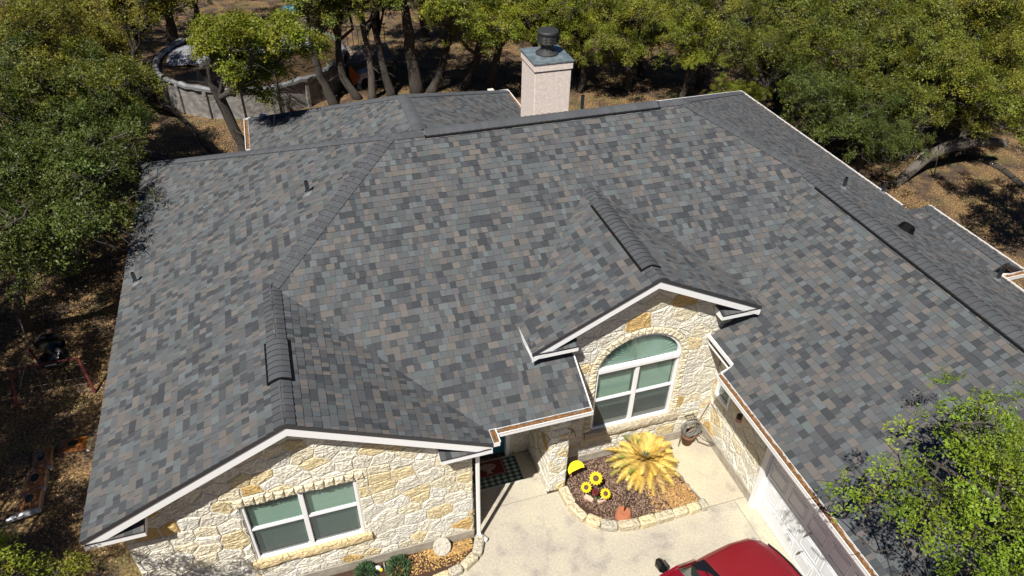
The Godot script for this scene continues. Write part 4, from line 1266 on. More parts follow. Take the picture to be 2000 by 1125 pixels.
# ------------------------------------------------------------------ plants and ornaments in the beds
func build_bed_things():
	var t := thing("sago_palm", "large sago palm with yellowed fronds beside the arched window", "palm", P(10.2, 0.045, 10.24))
	var b := B.new()
	b.lathe([Vector2(0.17, 0.0), Vector2(0.19, 0.12), Vector2(0.16, 0.28), Vector2(0.10, 0.38), Vector2(0.0, 0.42)], Vector3.ZERO, 12, Color(0.12, 0.085, 0.05))
	obj("trunk", b.done(), M.matte, t)
	b = B.new()
	for k in 60:
		var a := rng.randf() * TAU
		var e := rng.randf_range(0.6, 1.5)
		var d := Vector3(cos(a) * cos(e), sin(e), sin(a) * cos(e))
		b.tube([Vector3(0, 0.33, 0) + d * 0.02, Vector3(0, 0.33, 0) + d * rng.randf_range(0.14, 0.24)], [0.012, 0.002], 4, Color(0.16, 0.17, 0.09) * rng.randf_range(0.7, 1.3), false)
	obj("crown_spikes", b.done(), M.matte, t)
	var fm := mat(Color.WHITE, 0.6)
	fm.backlight_enabled = true
	fm.backlight = Color(0.3, 0.28, 0.14)
	fm.cull_mode = BaseMaterial3D.CULL_DISABLED
	for k in 84:
		var tier := k % 4
		var a := TAU * k * 0.381966
		var elev: float = [0.12, 0.35, 0.62, 0.95][tier] + rng.randf_range(-0.1, 0.12)
		var l: float = [0.80, 0.84, 0.80, 0.62][tier] * rng.randf_range(0.85, 1.1)
		var sag: float = [0.42, 0.40, 0.36, 0.22][tier]
		var back := -sin(a)                                         # towards the wall
		var left := -cos(a)
		var green := 0.0
		if (back > 0.45 and left > -0.35 and k % 3 != 0) or (left > 0.8 and k % 2 == 0): green = rng.randf_range(0.0, 1.0) if tier > 0 else rng.randf_range(0.3, 1.0)
		b = B.new()
		var path := []
		var rad := []
		for i in 9:
			var s := i / 8.0
			path.append(Vector3(cos(a) * cos(elev) * l * s, 0.3 + sin(elev) * l * s - sag * l * s * s, sin(a) * cos(elev) * l * s))
			rad.append(0.007 * (1.0 - 0.8 * s))
		var base := Color(0.66, 0.43, 0.075).lerp(Color(0.78, 0.57, 0.17), rng.randf()) * rng.randf_range(0.85, 1.05)
		if rng.randf() < 0.1: base = Color(0.34, 0.2, 0.07)
		b.tube(path, rad, 4, Color(0.5, 0.36, 0.1))
		for i in 38:
			var s := 0.12 + 0.88 * i / 37.0
			var q: int = mini(int(s * 8), 7)
			var p: Vector3 = path[q].lerp(path[q + 1], s * 8 - q)
			var d: Vector3 = (path[q + 1] - path[q]).normalized()
			var side := d.cross(Vector3.UP).normalized()
			var up := side.cross(d)
			var ll := 0.16 * sin(PI * clampf(s * 0.83 + 0.12, 0, 1)) + 0.022
			var c := base.lerp(Color(0.10, 0.19, 0.03), green * clampf((s - 0.5) * 3.0, 0, 1)) * rng.randf_range(0.62, 1.15)
			for w in [-1, 1]:
				var tip: Vector3 = p + (side * w * 0.62 + d * 0.75 + up * rng.randf_range(0.12, 0.34)).normalized() * ll
				var mid: Vector3 = p.lerp(tip, 0.45)
				var n: Vector3 = d * 0.0095
				b.tri(p - n, mid + n * 0.8, p + n, c); b.tri(p - n, tip, mid + n * 0.8, c)
		obj("frond", b.done(), fm, t)
	# metal sunflowers
	t = thing("sunflower_ornament", "cluster of yellow metal sunflowers on green stems in the mulch", "garden ornament", P(8.9, 0.045, 10.75))
	var heads := [[P(0.0, 0.5, -0.2), 0.155, Vector3(-0.25, 0.75, 0.6), false], [P(-0.25, 0.42, -0.1), 0.125, Vector3(-0.4, 0.75, 0.5), false], [P(0.1, 0.34, 0.11), 0.125, Vector3(0.0, 0.85, 0.5), false], [P(-0.09, 0.36, 0.02), 0.085, Vector3(-0.1, 0.8, 0.5), true]]
	for hd in heads:
		var nn: Vector3 = hd[2].normalized()
		var u := nn.cross(Vector3.UP).normalized()
		var v := nn.cross(u)
		var fl := node("flower_head", t, hd[0])
		for ring in 2:
			for k in 14:
				var a := TAU * (k + ring * 0.5) / 14
				var d := u * cos(a) + v * sin(a)
				var s := nn.cross(d)
				var R: float = hd[1] * (1.0 if ring == 0 else 0.85)
				var lift := nn * (0.006 + 0.012 * ring)
				b = B.new()
				var c: Color = Color(0.78, 0.53, 0.012) if not hd[3] else Color(0.12, 0.006, 0.008)
				c = c * rng.randf_range(0.85, 1.08)
				var p0 := d * R * 0.3 + lift
				var pm := d * R * 0.68 + lift + nn * 0.014
				var p1 := d * R + lift
				b.tri(p0, pm + s * R * 0.15, pm, c); b.tri(p0, pm, pm - s * R * 0.15, c * 0.93)
				b.tri(pm + s * R * 0.15, p1, pm, c); b.tri(pm, p1, pm - s * R * 0.15, c * 0.93)
				obj("petal", b.done(), M.plain, fl)
		b = B.new(true)
		b.lathe([Vector2(hd[1] * 0.42, 0.012), Vector2(hd[1] * 0.40, 0.028), Vector2(hd[1] * 0.24, 0.038), Vector2(0.0, 0.04)], Vector3.ZERO, 14, Color(0.10, 0.055, 0.03) if not hd[3] else Color(0.07, 0.01, 0.01), Basis(u, nn, u.cross(nn)))
		obj("seed_disc", b.done(), M.matte, fl)
		b = B.new()
		b.tube([hd[0] - nn * 0.005, P(hd[0].x * 0.6, hd[0].y * 0.5, hd[0].z * 0.4 + 0.06), P(-0.02, 0.0, 0.0)], [0.007, 0.008, 0.008], 5)
		obj("stem", b.done(), mat(lin(0.035, 0.07, 0.02), 0.6), t)
	for k in 5:
		var a := k * 1.3 + 0.4
		b = B.new()
		var p := P(-0.02, 0.1 + 0.03 * k, 0.0)
		var d := Vector3(cos(a), 0.5, sin(a)) * 0.08
		var s := Vector3(-sin(a), 0.2, cos(a)) * 0.035
		b.quad(p, p + d * 0.5 + s, p + d, p + d * 0.5 - s)
		obj("metal_leaf", b.done(), mat(lin(0.04, 0.09, 0.025), 0.6), t)
	# yellow half-moon on a stake
	t = thing("moon_ornament", "bright yellow half moon ornament on a thin stake beside the pillar", "garden ornament", P(8.62, 0.045, 10.15))
	b = B.new()
	var outer := []
	for k in 13:
		var a := PI * (-0.08 + 1.16 * k / 12.0)
		outer.append(Vector2(cos(a) * 0.19, sin(a) * 0.17))
	var mf := [P(0, 0.42, 0), Vector3(1, 0.1, -0.15).normalized(), Vector3(-0.1, 0.55, -0.8).normalized()]
	mf.append(mf[1].cross(mf[2]).normalized())
	for k in 12:
		var m := Vector2(lerpf(0.12, -0.12, k / 12.0), -0.02)
		var m2 := Vector2(lerpf(0.12, -0.12, (k + 1) / 12.0), -0.02)
		for n in [0.0, 0.018]:
			b.quad(at(mf, m, n), at(mf, outer[k], n), at(mf, outer[k + 1], n), at(mf, m2, n))
		b.quad(at(mf, outer[k], 0), at(mf, outer[k + 1], 0), at(mf, outer[k + 1], 0.018), at(mf, outer[k], 0.018))
	obj("moon", b.done(), mat(lin(0.85, 0.62, 0.005), 0.5), t)
	b = B.new()
	b.tube([P(0.05, 0.0, 0.0), P(0.03, 0.42, 0.0)], [0.006, 0.006], 5)
	obj("stake", b.done(), M.iron, t)
	# two loose bricks
	for q in [[P(8.74, 0.075, 10.66), 0.9, "pale pink brick lying in the mulch left of its twin", 0], [P(8.98, 0.075, 10.78), -0.15, "pale pink brick lying nearest the terracotta pot", 1]]:
		b = B.new()
		b.bbox(Vector3.ZERO, Vector3(0.20, 0.06, 0.095), 0.006, Color(0.62, 0.43, 0.33) * rng.randf_range(0.95, 1.05))
		var o := obj("brick", b.done(), M.mortar)
		o.position = q[0]
		o.rotation.y = -q[1]
		o.material_override = M.matte
		tag(o, q[2], "brick", "two loose bricks")
	# upturned terracotta pot holding two rods
	t = thing("terracotta_pot", "round orange terracotta pot turned upside down behind the stone border", "pot", P(9.25, 0.045, 11.27))
	b = B.new(true)
	b.lathe([Vector2(0.16, 0.0), Vector2(0.165, 0.06), Vector2(0.15, 0.065), Vector2(0.143, 0.18), Vector2(0.13, 0.192), Vector2(0.09, 0.18), Vector2(0.0, 0.18)], Vector3.ZERO, 24, Color(0.36, 0.13, 0.065))
	obj("body", b.done(), M.matte, t)
	t = thing("metal_rods", "two thin dark rods with ball tips standing in the terracotta pot", "metal rods", P(9.25, 0.24, 11.27))
	for q in [P(0.0, 0.62, -0.02), P(0.13, 0.38, -0.05)]:
		b = B.new()
		b.tube([P(0, 0, 0), q], [0.008, 0.006], 6)
		b.lathe([Vector2(0.0, -0.022), Vector2(0.018, -0.012), Vector2(0.022, 0), Vector2(0.018, 0.012), Vector2(0, 0.022)], q, 8)
		obj("rod", b.done(), M.iron, t)
	# shrubs under the window
	for q in [[P(4.6, 0.04, 11.1), 0.24, "round dark green spiky shrub nearest the round stone disc"], [P(3.98, 0.04, 11.02), 0.2, "dark green spiky shrub beside the little white and yellow figurine"]]:
		t = thing("spiky_shrub", q[2], "shrub", q[0], "two small shrubs under the front window")
		b = B.new()
		for k in 520:
			var d := Vector3(rng.randfn(), absf(rng.randfn()) * 0.9 + 0.1, rng.randfn()).normalized()
			var p: Vector3 = d * q[1] * rng.randf_range(0.45, 0.85) + Vector3(0, 0.05, 0)
			var e: Vector3 = (d + Vector3(rng.randfn(), rng.randfn(), rng.randfn()) * 0.35).normalized() * 0.11
			var s := e.cross(Vector3(rng.randfn(), rng.randfn(), rng.randfn())).normalized() * 0.011
			var c := Color(0.022, 0.062, 0.022).lerp(Color(0.06, 0.11, 0.04), rng.randf())
			b.quad(p, p + e * 0.5 + s, p + e, p + e * 0.5 - s, c)
		obj("foliage", b.done(), M.leafbit, t)
		b = B.new()
		b.tube([Vector3.ZERO, Vector3(0, 0.14, 0)], [0.02, 0.012], 6, Color(0.08, 0.06, 0.04))
		obj("stem", b.done(), M.matte, t)
	t = thing("round_stone", "round grey white stone disc leaning on the wall in the narrow bed", "stepping stone", P(5.5, 0.05, 10.93))
	b = B.new()
	var rb := Basis(Vector3.RIGHT, 0.75)
	b.lathe([Vector2(0.0, -0.03), Vector2(0.165, -0.03), Vector2(0.178, -0.015), Vector2(0.178, 0.015), Vector2(0.165, 0.03), Vector2(0.0, 0.033)], P(0, 0.13, 0), 22, Color(0.5, 0.48, 0.43), rb)
	obj("disc", b.done(), M.stone, t)
	t = thing("garden_figurine", "tiny white and yellow figurine on its side between the two shrubs", "figurine", P(4.28, 0.05, 10.98))
	b = B.new(true)
	b.lathe([Vector2(0, 0), Vector2(0.045, 0.02), Vector2(0.05, 0.07), Vector2(0.03, 0.12), Vector2(0, 0.13)], P(0, 0.04, 0), 10, Color(0.7, 0.7, 0.68), Basis(Vector3.BACK, 1.0))
	obj("body", b.done(), M.plain, t)
	b = B.new(true)
	b.lathe([Vector2(0, -0.035), Vector2(0.03, -0.02), Vector2(0.036, 0), Vector2(0.03, 0.02), Vector2(0, 0.035)], P(0.0, 0.06, 0.05), 10, Color(0.75, 0.5, 0.03))
	obj("head", b.done(), M.plain, t)
	b = B.new()
	b.box(P(0.07, 0.05, 0.0), P(0.02, 0.1, 0.14), Color(0.25, 0.26, 0.27))
	obj("base", b.done(), M.plain, t)
	var rk := obj("flat_rock", rock(0.15, 0.06, 4), M.stone)
	rk.position = P(3.6, 0.06, 11.05)
	tag(rk, "flat pale grey rock left of the shrubs under the front window", "rock")

func rock(r: float, h: float, sd: int) -> ArrayMesh:
	var b := B.new()
	var g := RandomNumberGenerator.new(); g.seed = sd
	var rings := []
	for k in 4:
		var ring := []
		for i in 9:
			var a := TAU * i / 9
			var rr: float = r * [0.9, 1.0, 0.8, 0.4][k] * g.randf_range(0.85, 1.15)
			ring.append(Vector3(cos(a) * rr, h * [-0.5, 0.1, 0.75, 1.0][k], sin(a) * rr * 0.75))
		rings.append(ring)
	for k in 3:
		for i in 9: b.quad(rings[k][i], rings[k][(i + 1) % 9], rings[k + 1][(i + 1) % 9], rings[k + 1][i], Color(0.5, 0.48, 0.43))
	for i in 9: b.tri(Vector3(0, h * 1.05, 0), rings[3][i], rings[3][(i + 1) % 9], Color(0.5, 0.48, 0.43))
	return b.done()

# ------------------------------------------------------------------ porch, wall fittings, hose
func build_porch_things():
	# plaid rug: woven squares of dark green, grey and white
	var n := 256
	var im := Image.create(n, n, false, Image.FORMAT_RGB8)
	for y in n:
		for x in n:
			var a := int(x * 19.0 / n) % 2
			var e := int(y * 13.0 / n) % 2
			var c: Color = [[Color(0.055, 0.10, 0.075), Color(0.30, 0.33, 0.31)], [Color(0.30, 0.33, 0.31), Color(0.72, 0.74, 0.72)]][a][e]
			if a == 0 and e == 0: c = Color(0.02, 0.045, 0.03)
			elif a != e: c = Color(0.11, 0.15, 0.125)
			else: c = Color(0.42, 0.44, 0.42)
			im.set_pixel(x, y, (c * (0.9 + 0.1 * float((x + y) % 2))).linear_to_srgb())
	var rm := mat(Color.WHITE, 0.95, 0.0, false)
	rm.albedo_texture = ImageTexture.create_from_image(im)
	var rug := thing("plaid_rug", "dark green and white plaid rug under the red door mat", "rug")
	var b := B.new()
	b.uvquad(P(6.24, 0.012, 9.07), P(7.6, 0.012, 9.07), P(7.6, 0.012, 9.74), P(6.24, 0.012, 9.74))
	obj("weave", b.done(), rm, rug)
	b = B.new()
	for k in 46:
		var x := 6.26 + 1.32 * k / 45.0
		b.box(P(x, 0.007, 9.76), P(0.012, 0.006, 0.05), Color(0.6, 0.62, 0.6))
	stuff(obj("fringe", b.done(), M.matte, rug))
	# red mat with a pale bunch of flowers printed on it
	im = Image.create(n, n, false, Image.FORMAT_RGB8)
	im.fill(Color(0.13, 0.02, 0.012).linear_to_srgb())
	var g := RandomNumberGenerator.new(); g.seed = 11
	var ink := Color(0.5, 0.42, 0.36).linear_to_srgb()
	for k in n:
		for w in 3:
			for e in [8 + w, n - 9 - w]:
				im.set_pixel(k, e, ink); im.set_pixel(e, k, ink)
	for k in 190:
		var a := g.randf() * TAU
		var r := sqrt(g.randf())
		var c := Vector2(128 + cos(a) * r * 66, 98 + sin(a) * r * 58)
		for s in 26:
			var t := s * TAU / 26
			var p := c + Vector2(cos(t), sin(t)) * 5.0
			im.set_pixel(clampi(int(p.x), 0, n - 1), clampi(int(p.y), 0, n - 1), ink)
			im.set_pixel(clampi(int(p.x) + 1, 0, n - 1), clampi(int(p.y), 0, n - 1), ink)
	for k in 7:
		for s in 70:
			var t := s / 70.0
			var p := Vector2(128 + (k - 3) * (3 + 12 * absf(t - 0.45)), 150 + t * 72)
			for w in 3: im.set_pixel(int(p.x) + w, int(p.y), ink)
	var mm := mat(Color.WHITE, 0.98, 0.0, false)
	mm.albedo_texture = ImageTexture.create_from_image(im)
	b = B.new()
	b.uvquad(P(6.56, 0.03, 9.07), P(7.29, 0.03, 9.07), P(7.29, 0.03, 9.47), P(6.56, 0.03, 9.47))
	b.box(P(6.925, 0.02, 9.27), P(0.73, 0.014, 0.4))
	var mo := obj("door_mat", b.done(), mm)
	tag(mo, "dark red door mat with a pale flower bunch printed on it", "door mat")
	# lantern on the garage wall
	var l := node("wall_lamp", house, P(11.97, 1.78, 10.87))
	b = B.new(true)
	b.tube([P(-0.0, 0.12, 0.1), P(-0.06, 0.17, 0.08), P(-0.12, 0.16, 0.03), P(-0.14, 0.1, 0.0)], [0.012, 0.01, 0.01, 0.012], 6)
	b.lathe([Vector2(0.0, 0.06), Vector2(0.05, 0.055), Vector2(0.062, 0.03), Vector2(0.045, 0.0), Vector2(0.062, -0.03), Vector2(0.055, -0.05)], P(-0.14, 0.06, 0), 14)
	obj("bracket", b.done(), mat(lin(0.03, 0.008, 0.01), 0.5), l)
	b = B.new(true)
	b.lathe([Vector2(0.055, 0.05), Vector2(0.085, 0.0), Vector2(0.075, -0.05), Vector2(0.04, -0.08), Vector2(0.0, -0.09)], P(-0.14, -0.03, 0), 16)
	obj("globe", b.done(), mat(lin(0.55, 0.34, 0.28), 0.3), l)
	# hose coiled on its hanger over a clay pot
	var t := thing("clay_pot", "brown clay pot standing on the walk under the coiled hose", "pot", P(11.5, 0.0, 9.86))
	b = B.new(true)
	b.lathe([Vector2(0.0, 0.0), Vector2(0.11, 0.0), Vector2(0.15, 0.24), Vector2(0.165, 0.25), Vector2(0.165, 0.31), Vector2(0.14, 0.31), Vector2(0.12, 0.1), Vector2(0, 0.1)], Vector3.ZERO, 18, Color(0.17, 0.085, 0.045))
	obj("body", b.done(), M.matte, t)
	t = thing("garden_hose", "grey garden hose coiled on a wire hanger in the wall corner", "garden hose", P(11.5, 0.0, 9.82))
	for k in 9:
		b = B.new()
		var path := []
		var rad := []
		var r := rng.randf_range(0.15, 0.23)
		var c := P(rng.randf_range(-0.025, 0.025), 0.52 + rng.randf_range(-0.05, 0.04), 0.02 + k * 0.014)
		var sq := rng.randf_range(1.0, 1.25)
		for i in 21:
			var a := TAU * i / 20
			path.append(c + P(cos(a) * r, sin(a) * r * sq, sin(a * 2 + k) * 0.014)); rad.append(0.011)
		b.tube(path, rad, 6, Color.WHITE, false)
		obj("coil", b.done(), mat(lin(0.17, 0.165, 0.15), 0.5), t)
	b = B.new()
	b.tube([P(0.18, 0.4, 0.12), P(0.28, 0.3, 0.2), P(0.40, 0.22, 0.3), P(0.44, 0.25, 0.42), P(0.42, 0.29, 0.47)], [0.011, 0.011, 0.011, 0.011, 0.016], 6)
	b.tube([P(0.12, 0.33, 0.1), P(0.22, 0.1, 0.16), P(0.36, 0.12, 0.33), P(0.42, 0.26, 0.44)], [0.011, 0.011, 0.011, 0.011], 6)
	b.tube([P(-0.2, 0.5, 0.06), P(-0.23, 0.25, 0.08), P(-0.24, 0.02, 0.1)], [0.011, 0.011, 0.011], 6)
	obj("tail", b.done(), mat(lin(0.12, 0.115, 0.10), 0.5), t)
	b = B.new()
	for s in [-0.1, 0.1]: b.tube([P(s, 0.78, -0.12), P(s, 0.8, 0.06), P(s * 0.8, 0.66, 0.14), P(s * 0.6, 0.74, 0.17)], [0.006, 0.006, 0.006, 0.006], 5)
	for k in 5: b.tube([P(-0.1 + k * 0.05, 0.78, -0.02), P(-0.08 + k * 0.04, 0.86, 0.03), P(-0.06 + k * 0.05, 0.78, 0.08)], [0.005, 0.005, 0.005], 4)
	b.tube([P(-0.12, 0.78, -0.1), P(0.12, 0.78, -0.1)], [0.007, 0.007], 5)
	obj("hanger", b.done(), M.iron, t)
	# tap with a pink leaf-shaped cover, its pipe running down the corner
	t = thing("wall_tap", "small pink ornament and tap high in the wall corner", "wall ornament", P(11.9, 1.12, 9.75))
	b = B.new()
	for k in 5:
		var a := TAU * k / 5 + 0.3
		b.tri(P(cos(a - 0.4) * 0.03, sin(a - 0.4) * 0.03, 0.03), P(cos(a) * 0.085, sin(a) * 0.085, 0.02), P(cos(a + 0.4) * 0.03, sin(a + 0.4) * 0.03, 0.03)); b.tri(P(0, 0, 0.045), P(cos(a - 0.4) * 0.03, sin(a - 0.4) * 0.03, 0.03), P(cos(a + 0.4) * 0.03, sin(a + 0.4) * 0.03, 0.03))
		var e := a + TAU / 5
		b.tri(P(0, 0, 0.045), P(cos(a + 0.4) * 0.03, sin(a + 0.4) * 0.03, 0.03), P(cos(e - 0.4) * 0.03, sin(e - 0.4) * 0.03, 0.03))
	obj("star", b.done(), mat(lin(0.62, 0.36, 0.29), 0.7), t)
	b = B.new()
	b.tube([P(-0.02, -0.05, 0.02), P(-0.2, -0.6, 0.03)], [0.018, 0.018], 6)
	obj("pipe", b.done(), mat(lin(0.5, 0.44, 0.38), 0.7), t)
	b = B.new()
	b.tube([P(0.05, -0.02, 0.05), P(0.06, -0.06, 0.25), P(0.06, -0.2, 0.42)], [0.008, 0.008, 0.008], 5)
	obj("cord", b.done(), mat(lin(0.2, 0.17, 0.14), 0.7), t)
	# small iron hook on the pillar
	b = B.new()
	b.tube([P(8.30, 1.92, 10.24), P(8.30, 2.02, 10.3), P(8.335, 2.05, 10.36), P(8.37, 2.0, 10.4), P(8.40, 1.88, 10.42)], [0.008, 0.009, 0.009, 0.009, 0.007], 6)
	b.tube([P(8.335, 2.05, 10.36), P(8.33, 1.96, 10.38)], [0.009, 0.006], 6)
	tag(obj("plant_hook", b.done(), M.iron), "black iron plant hook on the front of the stone pillar", "hook")

# ------------------------------------------------------------------ the red car nosing up to the garage
func build_car():
	var car := thing("parked_car", "dark red car with black mirror parked nose to the white garage door", "car", P(11.43, 0, 13.6))
	car.rotation.y = 0.22
	# x forward to the garage is 0, the tail lies at minus x; stations of the body
	var st := [[-4.6, 0.78, 0.95], [-4.5, 0.86, 1.0], [-3.9, 0.92, 1.02], [-2.2, 0.93, 1.02], [-1.75, 0.93, 1.03], [-1.2, 0.925, 1.01], [-0.7, 0.905, 0.97], [-0.3, 0.84, 0.92], [-0.1, 0.72, 0.86], [0.0, 0.55, 0.8]]
	var b := B.new(true)
	var rings := []
	for s in st:
		var w: float = s[1]
		var h: float = s[2]
		var ring := []
		for q in [[0.93, 0.28], [0.985, 0.45], [1.0, 0.62], [1.0, 0.74], [0.975, h - 0.09], [0.93, h - 0.025], [0.86, h + 0.012], [0.80, h + 0.02], [0.72, h + 0.03], [0.60, h + 0.048], [0.3, h + 0.062], [0.0, h + 0.066]]:
			ring.append(P(s[0], q[1], -q[0] * w))
		for k in range(10, -1, -1):
			var v: Vector3 = ring[k]
			ring.append(P(v.x, v.y, -v.z))
		rings.append(ring)
	for i in rings.size() - 1:
		for k in rings[0].size() - 1:
			b.quad(rings[i][k], rings[i + 1][k], rings[i + 1][k + 1], rings[i][k + 1])
	for e in [0, rings.size() - 1]:
		var m := P(st[e][0] + (0.02 if e else -0.02), 0.55, 0)
		for k in rings[0].size() - 1: b.tri(m, rings[e][k], rings[e][k + 1])
	obj("body", b.done(), M.paint_red, car)
	# dark seams of the bonnet
	b = B.new()
	for s in [-1, 1]:
		var p := []
		var r := []
		for i in range(4, 9):
			p.append(P(st[i][0], st[i][2] + 0.012, s * st[i][1] * 0.84)); r.append(0.006)
		b.tube(p, r, 4)
	obj("bonnet_seam", b.done(), M.black_gloss, car)
	b = B.new(true)
	b.tube([P(0.0, 0.83, -0.52), P(0.03, 0.81, -0.3), P(0.055, 0.8, 0), P(0.03, 0.8, 0.4), P(-0.06, 0.84, 0.68), P(-0.28, 0.9, 0.86)], [0.015, 0.035, 0.04, 0.04, 0.035, 0.02], 8)
	obj("bonnet_lip", b.done(), M.black_gloss, car)
	b = B.new()
	b.bbox(P(0.03, 0.45, 0), P(0.12, 0.3, 1.5), 0.05)
	obj("bumper", b.done(), M.black_gloss, car)
	# cabin
	var cab := [[-1.62, 1.04, 0.86], [-2.3, 1.62, 0.70], [-3.6, 1.66, 0.70], [-4.4, 1.05, 0.84]]
	b = B.new()
	b.quad(P(-1.64, 1.03, -0.80), P(-1.64, 1.03, 0.80), P(-2.26, 1.6, 0.66), P(-2.26, 1.6, -0.66))
	obj("windscreen", b.done(), mat(lin(0.05, 0.065, 0.05), 0.04), car)
	b = B.new(true)
	for i in 2:
		for k in 6:
			var z0 := lerpf(-0.7, 0.7, k / 6.0)
			var z1 := lerpf(-0.7, 0.7, (k + 1) / 6.0)
			var xa: float = [-2.24, -2.9][i]
			var xb: float = [-2.9, -3.66][i]
			b.quad(P(xa, 1.66 - z0 * z0 * 0.12, z0), P(xa, 1.66 - z1 * z1 * 0.12, z1), P(xb, 1.68 - z1 * z1 * 0.12, z1), P(xb, 1.68 - z0 * z0 * 0.12, z0))
	obj("roof", b.done(), M.paint_red, car)
	for s in [-1, 1]:
		b = B.new()
		b.tube([P(-1.58, 1.03, s * 0.86), P(-2.25, 1.62, s * 0.69)], [0.045, 0.04], 6)
		b.tube([P(-3.62, 1.64, s * 0.69), P(-4.4, 1.05, s * 0.84)], [0.05, 0.06], 6)
		b.tube([P(-2.95, 1.65, s * 0.69), P(-3.0, 1.03, s * 0.9)], [0.04, 0.05], 6)
		b.tube([P(-2.25, 1.63, s * 0.69), P(-3.62, 1.65, s * 0.69)], [0.035, 0.035], 6)
		obj("pillar", b.done(), M.paint_red, car)
		b = B.new()
		b.quad(P(-1.7, 1.02, s * 0.885), P(-4.3, 1.02, s * 0.885), P(-3.6, 1.62, s * 0.7), P(-2.28, 1.6, s * 0.7))
		obj("side_window", b.done(), mat(lin(0.012, 0.014, 0.013), 0.05), car)
		# mirror
		b = B.new(true)
		b.bbox(P(-2.2, 1.12, s * 1.06), P(0.15, 0.2, 0.24), 0.045)
		b.tube([P(-2.13, 1.05, s * 0.88), P(-2.17, 1.08, s * 1.0)], [0.035, 0.04], 8)
		obj("mirror", b.done(), M.black_gloss, car)
		for xx in [-0.95, -3.75]:
			b = B.new(true)
			b.lathe([Vector2(0.2, -0.1), Vector2(0.34, -0.1), Vector2(0.36, -0.06), Vector2(0.36, 0.06), Vector2(0.34, 0.1), Vector2(0.2, 0.1)], P(xx, 0.36, s * 0.84), 24, Color(0.012, 0.012, 0.012), Basis(Vector3.RIGHT, PI / 2))
			var wh := obj("wheel", b.done(), M.matte, car)
			b = B.new()
			b.lathe([Vector2(0.0, 0.105), Vector2(0.2, 0.1), Vector2(0.21, 0.06)], P(xx, 0.36, s * 0.84), 16, Color(0.4, 0.4, 0.41), Basis(Vector3.RIGHT, PI / 2 * s))
			obj("rim", b.done(), M.plain, wh)
	# cowl and wipers at the foot of the windscreen
	b = B.new()
	b.quad(P(-1.42, 1.085, -0.78), P(-1.38, 1.09, 0.0), P(-1.66, 1.05, 0.0), P(-1.68, 1.05, -0.84))
	b.quad(P(-1.38, 1.09, 0.0), P(-1.42, 1.085, 0.78), P(-1.68, 1.05, 0.84), P(-1.66, 1.05, 0.0))
	obj("cowl", b.done(), M.black_gloss, car)
	b = B.new()
	b.tube([P(-1.56, 1.09, -0.6), P(-1.66, 1.11, -0.1), P(-1.72, 1.13, 0.1)], [0.012, 0.012, 0.01], 5)
	b.tube([P(-1.56, 1.09, 0.05), P(-1.66, 1.11, 0.55)], [0.012, 0.012], 5)
	obj("wiper", b.done(), M.black_gloss, car)
	for s in [-1, 1]:
		b = B.new(true)
		b.bbox(P(-0.12, 0.68, s * 0.68), P(0.16, 0.14, 0.26), 0.04)
		obj("headlight", b.done(), mat(lin(0.5, 0.5, 0.5), 0.1), car)

